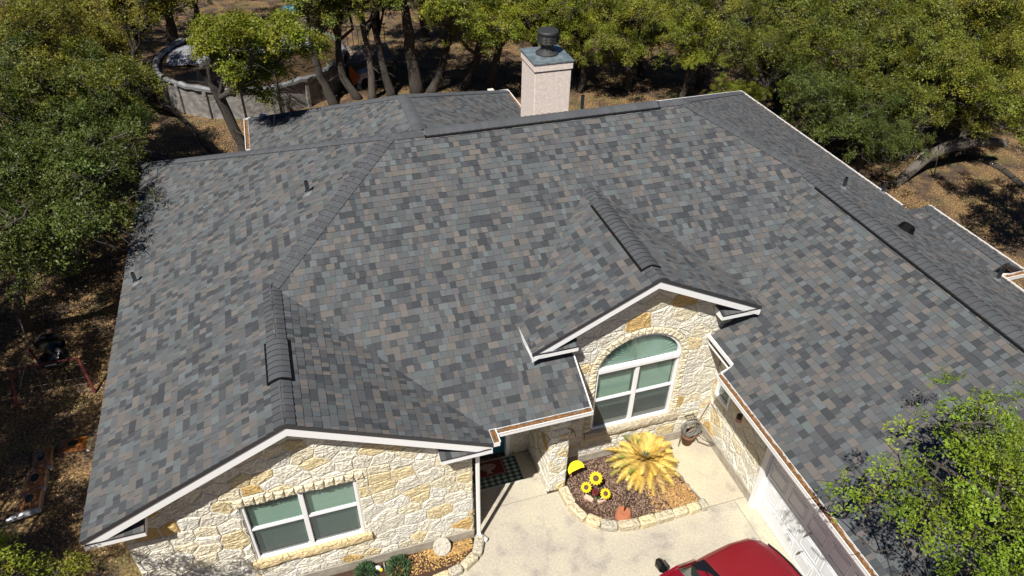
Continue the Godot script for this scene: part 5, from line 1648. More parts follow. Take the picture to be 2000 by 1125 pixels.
# ------------------------------------------------------------------ things under the trees
func build_yard_things():
	# bags on the ground left of the house
	var im := Image.create(128, 96, false, Image.FORMAT_RGB8)
	var g := FastNoiseLite.new(); g.seed = 9; g.frequency = 0.03
	for y in 96:
		for x in 128:
			var c := Color(0.17, 0.075, 0.03) * (1.0 + 0.9 * g.get_noise_2d(x * 0.3, y * 5.0))
			if x < 12 or x > 112: c = Color(0.2, 0.2, 0.2)
			if y < 7 or y > 89: c = Color(0.035, 0.02, 0.015)
			var e := Vector2((x - 62) / 22.0, (y - 48) / 17.0).length()
			if e < 1.0: c = Color(0.012, 0.016, 0.016)
			elif e < 1.1: c = Color(0.35, 0.2, 0.08)
			im.set_pixel(x, y, c.linear_to_srgb())
	var bm := mat(Color.WHITE, 0.3, 0.0, false)
	bm.albedo_texture = ImageTexture.create_from_image(im)
	var bm2: StandardMaterial3D = bm.duplicate()
	bm2.albedo_color = Color(1.0, 0.9, 0.65)
	var lab := ["orange brown printed bag lying crosswise, closest to the house eave", "brown printed bag at the top of the row, beside the orange one", "brown printed bag with dark oval, second from the bottom end of the row", "dark brown printed bag at the lower end of the row beside the bush"]
	var spots := [[P(-1.78, 0.0, 5.9), 0.05], [P(-2.38, 0.0, 6.14), 1.45], [P(-2.41, 0.0, 6.71), 1.5], [P(-2.42, 0.0, 7.26), 1.52]]
	for k in 4:
		var b := B.new()
		var nx := 10
		var nz := 8
		var pos := []
		for j in nz + 1:
			for i in nx + 1:
				var u := float(i) / nx * 2 - 1
				var v := float(j) / nz * 2 - 1
				var h := 0.11 * pow(maxf(0.0, (1 - u * u) * (1 - v * v)), 0.4) + rng.randf_range(0, 0.012)
				pos.append(P(u * 0.36, h, v * 0.24))
		for j in nz:
			for i in nx:
				var q := [j * (nx + 1) + i, j * (nx + 1) + i + 1, (j + 1) * (nx + 1) + i + 1, (j + 1) * (nx + 1) + i]
				for m in [[0, 1, 2], [0, 2, 3]]:
					for r in m:
						var id: int = q[r]
						b.st.set_color(Color.WHITE)
						b.st.set_uv(Vector2(float(id % (nx + 1)) / nx, float(id / (nx + 1)) / nz))
						b.st.add_vertex(pos[id])
		var o := obj("printed_bag", b.done(), bm2 if k == 0 else bm)
		o.position = spots[k][0] - Vector3(0, 0.03, 0)
		o.rotation.y = -spots[k][1]
		tag(o, lab[k], "bag", "printed bags lying left of the house")
	var b := B.new()
	b.tube([P(-2.75, 0.07, 7.72), P(-2.45, 0.09, 7.66), P(-2.15, 0.07, 7.62)], [0.05, 0.075, 0.05], 9, Color(0.3, 0.31, 0.33))
	tag(obj("plastic_roll", b.done(), mat(Color.WHITE, 0.3)), "grey rolled plastic sack at the lower end of the bag row", "plastic sack")
	# kettle barbecue and the red frame that carries it
	var t := thing("kettle_barbecue", "black kettle barbecue with its lid open in the shade left of the house", "barbecue", P(-2.25, 0, 3.7))
	b = B.new(true)
	b.lathe([Vector2(0.05, 0.55), Vector2(0.22, 0.62), Vector2(0.31, 0.76), Vector2(0.33, 0.86), Vector2(0.31, 0.86), Vector2(0.2, 0.66), Vector2(0.0, 0.6)], Vector3.ZERO, 26)
	obj("bowl", b.done(), M.black_gloss, t)
	b = B.new(true)
	b.lathe([Vector2(0.33, 0.0), Vector2(0.30, 0.12), Vector2(0.2, 0.22), Vector2(0.0, 0.26)], P(-0.05, 1.06, -0.24), 26, Color.WHITE, Basis(Vector3.RIGHT, -1.15))
	obj("lid", b.done(), M.black_gloss, t)
	for k in 3:
		var a := TAU * k / 3 + 0.5
		b = B.new()
		b.tube([P(cos(a) * 0.12, 0.62, sin(a) * 0.12), P(cos(a) * 0.3, 0.0, sin(a) * 0.3)], [0.014, 0.014], 6)
		obj("leg", b.done(), M.iron, t)
	b = B.new()
	b.tube([P(-0.12, 0.9, 0.34), P(0.12, 0.9, 0.34)], [0.015, 0.015], 6)
	obj("handle", b.done(), mat(lin(0.4, 0.4, 0.4), 0.4), t)
	t = thing("red_frame", "red painted metal frame with wire mesh around the black barbecue", "frame", P(-2.4, 0, 4.15))
	var red := mat(lin(0.10, 0.014, 0.012), 0.6)
	for q in [[P(-0.82, 0, 0.12), P(-0.78, 0.78, -0.3)], [P(0.85, 0, 0.1), P(0.7, 0.85, -0.25)], [P(-0.5, 0, -1.2), P(-0.45, 0.9, -0.9)]]:
		b = B.new()
		b.tube([q[0], q[1]], [0.035, 0.03], 6)
		obj("post", b.done(), red, t)
	b = B.new()
	b.tube([P(-0.78, 0.78, -0.3), P(0.0, 0.84, -0.28), P(0.7, 0.85, -0.25)], [0.022, 0.022, 0.022], 6)
	obj("rail", b.done(), red, t)
	b = B.new()
	for k in 9: b.tube([P(-0.8 + k * 0.19, 0.02, 0.1), P(-0.77 + k * 0.18, 0.8, -0.28)], [0.003, 0.003], 3, Color.WHITE, false)
	for k in 5: b.tube([P(-0.82, 0.08 + k * 0.15, 0.08 - k * 0.07), P(0.84, 0.08 + k * 0.15, 0.07 - k * 0.07)], [0.003, 0.003], 3, Color.WHITE, false)
	stuff(obj("wire_mesh", b.done(), mat(lin(0.12, 0.1, 0.08), 0.6), t))
	b = B.new()
	b.tube([P(-3.3, 0.0, 3.6), P(-2.95, 0.7, 3.0), P(-3.1, 1.2, 2.4)], [0.02, 0.018, 0.015], 5)
	tag(obj("leaning_pole", b.done(), mat(lin(0.2, 0.17, 0.13), 0.8)), "thin grey pole leaning behind the red frame", "pole")
	pool()
	deck()
	# right-hand yard
	t = thing("fallen_trunk", "thick pale oak trunk lying across the ground right of the house", "fallen tree", P(0, 0, 0))
	b = B.new(true)
	b.tube([P(24.6, 0.0, 1.35), P(25.4, 0.35, 1.1), P(26.2, 0.75, 0.9), P(27.2, 0.95, 0.8), P(28.2, 1.0, 0.85), P(29.0, 0.95, 1.0), P(29.5, 0.9, 1.15)], [0.17, 0.19, 0.2, 0.215, 0.2, 0.18, 0.15], 10)
	obj("trunk", b.done(), M.bark_pale, t)
	b = B.new(true)
	b.tube([P(27.6, 0.95, 0.8), P(28.4, 1.6, 0.2), P(29.6, 2.1, -0.6)], [0.14, 0.1, 0.05], 7)
	obj("limb", b.done(), M.bark_pale, t)
	var pl := ["black steel fence post leaning beside the fallen trunk", "black steel fence post standing nearest the house bump-out"]
	for k in 2:
		b = B.new()
		var q: Array = [[P(26.35, -0.1, 1.4), P(26.5, 1.15, 0.9)], [P(26.1, -0.1, 4.4), P(26.5, 1.2, 3.95)]][k]
		b.tube(q, [0.022, 0.018], 5)
		b.tube([q[1] - Vector3(0.03, 0.2, 0), q[1] - Vector3(-0.04, 0.2, 0)], [0.014, 0.014], 4)
		tag(obj("fence_post", b.done(), M.iron), pl[k], "fence post", "steel fence posts in the right yard")
	t = thing("edging_logs", "curved row of weathered log edging on the leaf litter right of the house", "log edging")
	var lp := [P(28.3, 0.05, -0.4), P(28.75, 0.05, 0.1), P(29.1, 0.05, 0.6), P(29.3, 0.05, 1.15), P(29.3, 0.06, 1.7), P(29.15, 0.06, 2.3), P(28.95, 0.06, 2.9)]
	for k in 6:
		b = B.new(true)
		var d: Vector3 = (lp[k + 1] - lp[k]).normalized() * 0.03
		b.tube([lp[k] + d, lp[k + 1] - d], [0.13, 0.12], 8, Color(0.8, 0.8, 0.8))
		obj("log", b.done(), M.bark_pale, t)
	t = thing("grey_tarpaulin", "pale grey tarpaulin draped over a heap among the right-hand oaks", "tarpaulin", P(29.4, 0, -4.2))
	b = B.new(true)
	var gr := []
	for i in 9:
		var row := []
		for j in 9:
			var u := i / 4.0 - 1.0
			var v := j / 4.0 - 1.0
			row.append(P(u * 1.5, 1.9 * pow(maxf(0.0, 1 - u * u * 0.9), 0.6) * pow(maxf(0.0, 1 - v * v * 0.9), 0.5) + rng.randf_range(-0.06, 0.06), v * 1.2))
		gr.append(row)
	for i in 8:
		for j in 8: b.quad(gr[i][j], gr[i + 1][j], gr[i + 1][j + 1], gr[i][j + 1], Color(0.42, 0.41, 0.4))
	obj("sheet", b.done(), M.plain, t)
	for k in 5:
		var o := obj("boulder", rock(0.45 - k * 0.04, 0.4, 20 + k), M.stone)
		o.position = [P(34.0, 0.1, -8.0), P(34.9, 0.1, -7.6), P(33.4, 0.1, -7.3), P(27.0, 0.05, 0.1), P(0.6, 0.05, -6.6)][k]
		o.rotation.y = k * 1.3
		tag(o, ["largest pale boulder glimpsed among the oaks at upper right", "pale boulder to the right of the largest one, at upper right", "pale boulder nearest the house of the upper right three", "small pale rock under the fallen trunk", "small pale rock on the litter near the pool"][k], "boulder")

func pool():
	var t := thing("swimming_pool", "round above-ground pool with grey walls and a sagging dark cover behind the house", "pool", P(3.0, 0, -14.6))
	var R := 3.95
	var H := 1.22
	var n := 18
	var grey := relief(grain(mat(lin(0.36, 0.345, 0.33), 0.6), noise_tex(0.02, Color(0.5, 0.5, 0.5), Color.WHITE, 256, 4, 61), 2.0), bump_tex(0.05, 4.0, 256, 3, 62), 0.3)
	for k in n:
		var b := B.new(true)
		var a0 := TAU * k / n
		for i in 4:
			var a := a0 + TAU / n * i / 4.0
			var e := a0 + TAU / n * (i + 1) / 4.0
			b.quad(P(cos(a) * R, -0.05, sin(a) * R), P(cos(e) * R, -0.05, sin(e) * R), P(cos(e) * R, H, sin(e) * R), P(cos(a) * R, H, sin(a) * R))
		obj("wall_panel", b.done(), grey, t)
		b = B.new()
		b.bbox(P(cos(a0) * (R + 0.05), H * 0.5, sin(a0) * (R + 0.05)), P(0.1, H, 0.16), 0.015, Color.WHITE, Basis(Vector3.UP, -a0))
		obj("upright", b.done(), grey, t)
	var b := B.new()
	var path := []
	var rad := []
	for k in 91:
		var a := TAU * k / 90
		path.append(P(cos(a) * (R + 0.02 + rng.randf_range(-0.04, 0.04)), H + 0.03 + rng.randf_range(-0.05, 0.05), sin(a) * (R + rng.randf_range(-0.04, 0.04)))); rad.append(rng.randf_range(0.08, 0.15))
	b.tube(path, rad, 7, Color(0.16, 0.165, 0.175), false)
	obj("rim_wrap", b.done(), mat(Color.WHITE, 0.25), t)
	b = B.new(true)
	var rings := []
	for j in 7:
		var ring := []
		for k in 36:
			var a := TAU * k / 36
			var r := R * j / 6.0
			ring.append(P(cos(a) * r, H - 0.42 + 0.36 * pow(j / 6.0, 4) + rng.randf_range(-0.015, 0.015), sin(a) * r))
		rings.append(ring)
	for j in 6:
		for k in 36: b.quad(rings[j][k], rings[j][(k + 1) % 36], rings[j + 1][(k + 1) % 36], rings[j + 1][k], Color(0.05, 0.03, 0.012) * rng.randf_range(0.7, 1.5))
	obj("water", b.done(), mat(Color.WHITE, 0.5), t)
	b = B.new(true)
	for q in [[-2.2, -1.2, 1.5, 0.5], [1.6, -1.9, 1.6, 0.3]]:
		b = B.new(true)
		var g := []
		for i in 8:
			var row := []
			for j in 8:
				var u := i / 3.5 - 1.0
				var v := j / 3.5 - 1.0
				row.append(P(q[0] + u * q[2], H - 0.25 + q[3] * maxf(0.0, 1 - u * u) * maxf(0.0, 1 - v * v) + 0.03 * sin(u * 9 + v * 4) + 0.1 * absf(u), q[1] + v * q[2] * 0.7))
			g.append(row)
		for i in 7:
			for j in 7: b.quad(g[i][j], g[i + 1][j], g[i + 1][j + 1], g[i][j + 1], Color(0.2, 0.21, 0.235))
		obj("cover", b.done(), mat(Color.WHITE, 0.75), t)

func deck():
	var t := thing("timber_deck", "weathered timber deck on posts beside the pool", "deck", P(8.05, 0, -13.2))
	t.scale = Vector3(0.8, 1, 1)
	var wood := relief(grain(mat(Color.WHITE, 0.9), noise_tex(0.02, Color(0.6, 0.58, 0.55), Color.WHITE, 256, 4, 63), 0.7), bump_tex(0.05, 6.0, 256, 3, 64), 0.5)
	for k in 15:
		var b := B.new()
		b.bbox(P(0, 0.95, -0.1 - k * 0.15), P(2.6, 0.035, 0.138), 0.006, Color(0.26, 0.22, 0.18) * rng.randf_range(0.8, 1.2))
		obj("plank", b.done(), wood, t)
	for x in [-1.25, 0.0, 1.25]:
		for z in [0.0, -2.2]:
			var b := B.new()
			b.bbox(P(x, 0.46, z), P(0.1, 0.94, 0.1), 0.01, Color(0.2, 0.16, 0.13))
			obj("post", b.done(), wood, t)
	for y in [0.86]:
		var b := B.new()
		b.bbox(P(0, y, 0.03), P(2.6, 0.14, 0.04), 0.008, Color(0.24, 0.2, 0.16))
		obj("beam", b.done(), wood, t)
	for k in 9:
		var b := B.new()
		b.bbox(P(-1.25 + k * 0.31, 1.4, -2.25), P(0.035, 0.85, 0.035), 0.004, Color(0.05, 0.045, 0.04))
		obj("baluster", b.done(), wood, t)
	var b := B.new()
	b.bbox(P(0, 1.84, -2.25), P(2.7, 0.05, 0.08), 0.008, Color(0.07, 0.06, 0.05))
	obj("handrail", b.done(), wood, t)
	b = B.new()
	var f := [P(6.9, 0.2, -12.55), Vector3(0.96, 0.0, 0.28), Vector3(0, 1, 0), Vector3(-0.28, 0, 0.96)]
	prism(b, pv([[0.08, 0.95], [0.02, 0.5], [0.18, 0.0], [0.52, 0.42]]), f, 0.0, 0.02, Color(0.42, 0.13, 0.02), true)
	tag(obj("orange_board", b.done(), M.plain), "orange diamond-shaped board leaning under the timber deck", "board")
	t = thing("pet_shelter", "small white shelter with a dark arched doorway beside the deck", "pet shelter", P(7.62, 0, -12.5))
	b = B.new(true)
	var ring0 := []
	for k in 13:
		var a := PI * k / 12
		ring0.append(Vector2(cos(a), sin(a)))
	for k in 12:
		var p: Vector2 = ring0[k]
		var q: Vector2 = ring0[k + 1]
		b.quad(P(p.x * 0.42, 0.3 + p.y * 0.45, 0), P(q.x * 0.42, 0.3 + q.y * 0.45, 0), P(q.x * 0.42, 0.3 + q.y * 0.45, -0.8), P(p.x * 0.42, 0.3 + p.y * 0.45, -0.8))
		b.quad(P(p.x * 0.42, 0.3 + p.y * 0.45, 0), P(q.x * 0.42, 0.3 + q.y * 0.45, 0), P(q.x * 0.24, 0.22 + q.y * 0.3, 0.02), P(p.x * 0.24, 0.22 + p.y * 0.3, 0.02))
		b.tri(P(0, 0.3, -0.8), P(p.x * 0.42, 0.3 + p.y * 0.45, -0.8), P(q.x * 0.42, 0.3 + q.y * 0.45, -0.8))
	for s in [-1, 1]:
		b.quad(P(s * 0.42, -0.03, 0), P(s * 0.42, 0.3, 0), P(s * 0.42, 0.3, -0.8), P(s * 0.42, -0.03, -0.8))
		b.quad(P(s * 0.42, -0.03, 0), P(s * 0.42, 0.3, 0), P(s * 0.24, 0.22, 0.02), P(s * 0.24, -0.03, 0.02))
	obj("shell", b.done(), mat(lin(0.5, 0.5, 0.5), 0.6), t)
	b = B.new(true)
	b.lathe([Vector2(0.0, 0.0), Vector2(0.5, 0.0), Vector2(0.62, 0.3), Vector2(0.66, 0.34), Vector2(0.6, 0.36), Vector2(0.5, 0.1), Vector2(0, 0.08)], Vector3.ZERO, 22, Color(0.02, 0.3, 0.55))
	var tub := obj("paddling_pool", b.done(), M.plain)
	tub.position = P(5.35, 0.8, -21.3)
	tag(tub, "bright blue plastic tub far behind the grey pool", "tub")
	b = B.new()
	b.bbox(P(5.35, 0.36, -21.3), P(1.9, 0.85, 1.9), 0.02, Color(0.2, 0.17, 0.14))
	tag(obj("timber_platform", b.done(), wood), "low timber platform under the bright blue tub", "platform")
	b = B.new(true)
	b.tube([P(4.15, 0.0, -10.95), P(4.3, 0.12, -10.9)], [0.16, 0.12], 8, Color(0.22, 0.07, 0.03))
	tag(obj("clay_bowl", b.done(), M.matte), "small rusty bowl on the ground at the foot of the pool wall", "bowl")

# ------------------------------------------------------------------ trees
const LEAF := [[0.070, 0.090, 0.014], [0.118, 0.130, 0.017], [0.160, 0.158, 0.018], [0.195, 0.175, 0.020], [0.205, 0.222, 0.020], [0.168, 0.178, 0.020], [0.225, 0.305, 0.030]]
var leaf_mats := []

func leaf_material(k: int) -> StandardMaterial3D:
	var c: Array = LEAF[k]
	var m := mat(lin(c[0], c[1], c[2]), 0.5)
	m.backlight_enabled = true
	m.backlight = lin(c[0] * 2.1, c[1] * 2.2, c[2] * 1.2)
	m.cull_mode = BaseMaterial3D.CULL_DISABLED
	m.metallic_specular = 0.4
	return m

func make_clump(sd: int, leaves: int, leaf: float, spread: float) -> ArrayMesh:
	var g := RandomNumberGenerator.new(); g.seed = sd
	var b := B.new()
	var twigs := 8
	for t in twigs:
		var a := TAU * t / twigs + g.randf_range(-0.4, 0.4)
		var e := g.randf_range(0.05, 1.3)
		var d := Vector3(cos(a) * cos(e), sin(e), sin(a) * cos(e))
		var l := spread * g.randf_range(0.7, 1.15)
		for k in int(leaves / float(twigs)):
			var s := sqrt(g.randf_range(0.06, 1.0))
			var p := d * l * s + Vector3(g.randfn(), g.randfn(), g.randfn()) * spread * 0.11
			var dir := (d * 0.5 + Vector3(g.randfn(), g.randfn() * 0.7, g.randfn())).normalized()
			var nrm := (Vector3(g.randfn(), g.randfn() + 1.3, g.randfn())).normalized()
			var side := dir.cross(nrm).normalized()
			var ln := leaf * g.randf_range(0.65, 1.25)
			var w := ln * 0.24
			var c := Color(1, 1, 1) * g.randf_range(0.62, 1.25)
			if g.randf() < 0.14: c = Color(1.3, 1.15, 0.9) * g.randf_range(0.7, 1.0)
			c.a = 1.0
			var mid := p + dir * ln * 0.5 - nrm * ln * 0.06
			b.tri(p, mid + side * w + nrm * ln * 0.08, p + dir * ln, c)
			b.tri(p, p + dir * ln, mid - side * w + nrm * ln * 0.08, c)
	return b.done()

# spec: path of the trunk, centre and radii of the crown
func grow(called: String, path: Array, r0: float, c: Vector3, R: float, H: float, tint: int, sd: int, opt := {}) -> Node3D:
	var g := RandomNumberGenerator.new(); g.seed = sd
	var root := Node3D.new()
	root.name = numbered(called, self)
	var base: Vector3 = path[0]
	root.position = base
	add_child(root, true)
	var bark: Material = opt.get("bark", M.bark)
	var fine: bool = opt.get("fine", false)
	var dens: float = opt.get("density", 1.0) * 0.62
	var b := B.new(true)
	var tr := []
	var rad := []
	for i in path.size():
		tr.append(path[i] - base); rad.append(r0 * lerpf(1.0, 0.62, float(i) / (path.size() - 1)))
	rad[0] *= 1.35
	# a rounded, wandering trunk
	var cur := Curve3D.new()
	for i in tr.size(): cur.add_point(tr[i], (tr[maxi(i - 1, 0)] - tr[mini(i + 1, tr.size() - 1)]) * 0.17, (tr[mini(i + 1, tr.size() - 1)] - tr[maxi(i - 1, 0)]) * 0.17)
	var pts := []
	var rs := []
	var total := cur.get_baked_length()
	for i in 10:
		var s := i / 9.0
		pts.append(cur.sample_baked(total * s) + Vector3(g.randf_range(-1, 1), 0, g.randf_range(-1, 1)) * r0 * 0.22 * (1.0 if i > 0 else 0.0))
		rs.append(rad[0] * lerpf(1.0, 0.5, sqrt(s)) * g.randf_range(0.92, 1.08))
	b.tube(pts, rs, 10, Color(0.8, 0.8, 0.8))
	var top: Vector3 = pts[9]
	var cc := c - base
	var tips := []
	var limbs: int = opt.get("limbs", 6)
	for k in limbs:
		var a := TAU * k / limbs + g.randf_range(-0.4, 0.4)
		var fr := g.randf_range(0.35, 0.85)
		var end := cc + Vector3(cos(a) * R * fr, H * g.randf_range(-0.55, 0.6), sin(a) * R * fr)
		var start: Vector3 = pts[9 - g.randi() % 3]
		var lp := bend(start, end, g, 0.18)
		var lr := []
		for i in lp.size(): lr.append(r0 * lerpf(0.46, 0.16, float(i) / (lp.size() - 1)))
		b.tube(lp, lr, 7, Color(0.85, 0.85, 0.85), false)
		for m in 4:
			var s0: Vector3 = lp[int(lerpf(lp.size() * 0.4, lp.size() - 1, m / 3.0))]
			var dd := Vector3(g.randfn(), g.randf_range(-0.1, 1.0), g.randfn()).normalized()
			dd = (dd + (end - cc).normalized() * 0.7).normalized()
			var e2 := s0 + Vector3(dd.x * R * 0.40, dd.y * H * 0.5, dd.z * R * 0.40) * g.randf_range(0.6, 1.15)
			var rel := e2 - cc
			var q := Vector3(rel.x / R, rel.y / H, rel.z / R).length()
			if q > 1.12: e2 = cc + rel / q * 1.12
			var sp := bend(s0, e2, g, 0.22)
			var sr := []
			for i in sp.size(): sr.append(r0 * lerpf(0.17, 0.06, float(i) / (sp.size() - 1)))
			b.tube(sp, sr, 5, Color(0.95, 0.95, 0.95), false)
			for w in 5:
				var s1: Vector3 = sp[int(lerpf(sp.size() * 0.35, sp.size() - 1, w / 4.0))]
				var d3 := (Vector3(g.randfn(), g.randf_range(-0.2, 1.0), g.randfn()).normalized() + dd * 0.4).normalized()
				var l3 := R * g.randf_range(0.14, 0.30)
				var e3 := s1 + d3 * l3
				var tp := bend(s1, e3, g, 0.3, 4)
				b.tube(tp, [0.016, 0.013, 0.010, 0.006], 3, Color(1, 1, 1), false)
				if g.randf() < 0.5:
					var d4 := (d3 + Vector3(g.randfn(), g.randfn(), g.randfn()) * 0.7).normalized()
					b.tube([tp[2], tp[2] + d4 * l3 * 0.5, tp[2] + d4 * l3 * 0.8 + Vector3(g.randfn(), g.randfn(), g.randfn()) * 0.06], [0.009, 0.007, 0.004], 3, Color(1, 1, 1), false)
				for z in 4: tips.append([tp[3] + Vector3(g.randfn(), g.randfn() * 0.7, g.randfn()) * l3 * 0.36, d3])
	for k in 170:                                    # bare grey twigs on the trunk and in the shade of the crown
		var s: Vector3 = pts[3 + g.randi() % 7] if k < 26 else (tips[g.randi() % tips.size()][0] as Vector3) * Vector3(0.96, 0.9, 0.96)
		var d := Vector3(g.randfn(), g.randf_range(-0.4, 0.6), g.randfn()).normalized() * g.randf_range(0.3, 0.85)
		var m := s + d * 0.5 + Vector3(g.randfn(), g.randfn(), g.randfn()) * 0.06
		b.tube([s, m, s + d], [0.014, 0.010, 0.004], 3, Color(1, 1, 1), false)
		b.tube([m, m + Vector3(g.randfn(), g.randfn(), g.randfn()) * 0.2], [0.009, 0.003], 3, Color(1, 1, 1), false)
	var trunk := obj("trunk", b.done(), bark, root)
	var keep := []
	for t in tips:
		if g.randf() < dens: keep.append(t)
	# several crown pieces sharing one mesh each
	var meshes: Array = fine_clumps if fine else clump_meshes
	var mm := MultiMesh.new()
	mm.transform_format = MultiMesh.TRANSFORM_3D
	mm.use_colors = true
	mm.mesh = meshes[sd % meshes.size()]
	mm.instance_count = keep.size()
	var size: float = opt.get("size", 1.0)
	for i in keep.size():
		var y: Vector3 = (keep[i][1] + Vector3(0, 0.6, 0)).normalized()
		var x := y.cross(Vector3(g.randfn(), g.randfn(), g.randfn())).normalized()
		var s := size * g.randf_range(0.75, 1.3)
		mm.set_instance_transform(i, Transform3D(Basis(x, y, x.cross(y)).scaled_local(Vector3(s, s * 0.8, s)), keep[i][0]))
		var k := g.randf_range(0.6, 1.3)
		var warm := g.randf_range(-0.18, 0.1)
		mm.set_instance_color(i, Color(k * (1.0 + warm), k, k * 0.9))
	var cr := MultiMeshInstance3D.new()
	cr.name = "crown"
	cr.multimesh = mm
	cr.material_override = leaf_mats[tint]
	cr.set_meta("kind", "stuff")
	root.add_child(cr)
	return root

func bend(a: Vector3, e: Vector3, g: RandomNumberGenerator, amount: float, n := 6) -> Array:
	var out := []
	var l := (e - a).length()
	var m := (a + e) * 0.5 + Vector3(g.randfn(), g.randf_range(-0.3, 0.9), g.randfn()) * l * amount
	for i in n:
		var t := float(i) / (n - 1)
		var p := a.lerp(m, t).lerp(m.lerp(e, t), t)
		if i > 0 and i < n - 1: p += Vector3(g.randfn(), g.randfn(), g.randfn()) * l * 0.03
		out.append(p)
	return out

func copy_tree(proto: Node3D, pos: Vector3, turn: float, s: Vector3, tint: int) -> Node3D:
	var o: Node3D = proto.duplicate()
	o.name = numbered("live_oak", self)
	add_child(o, true)
	o.position = pos
	o.rotation.y = turn
	o.scale = s
	o.get_node("crown").material_override = leaf_mats[tint]
	return o

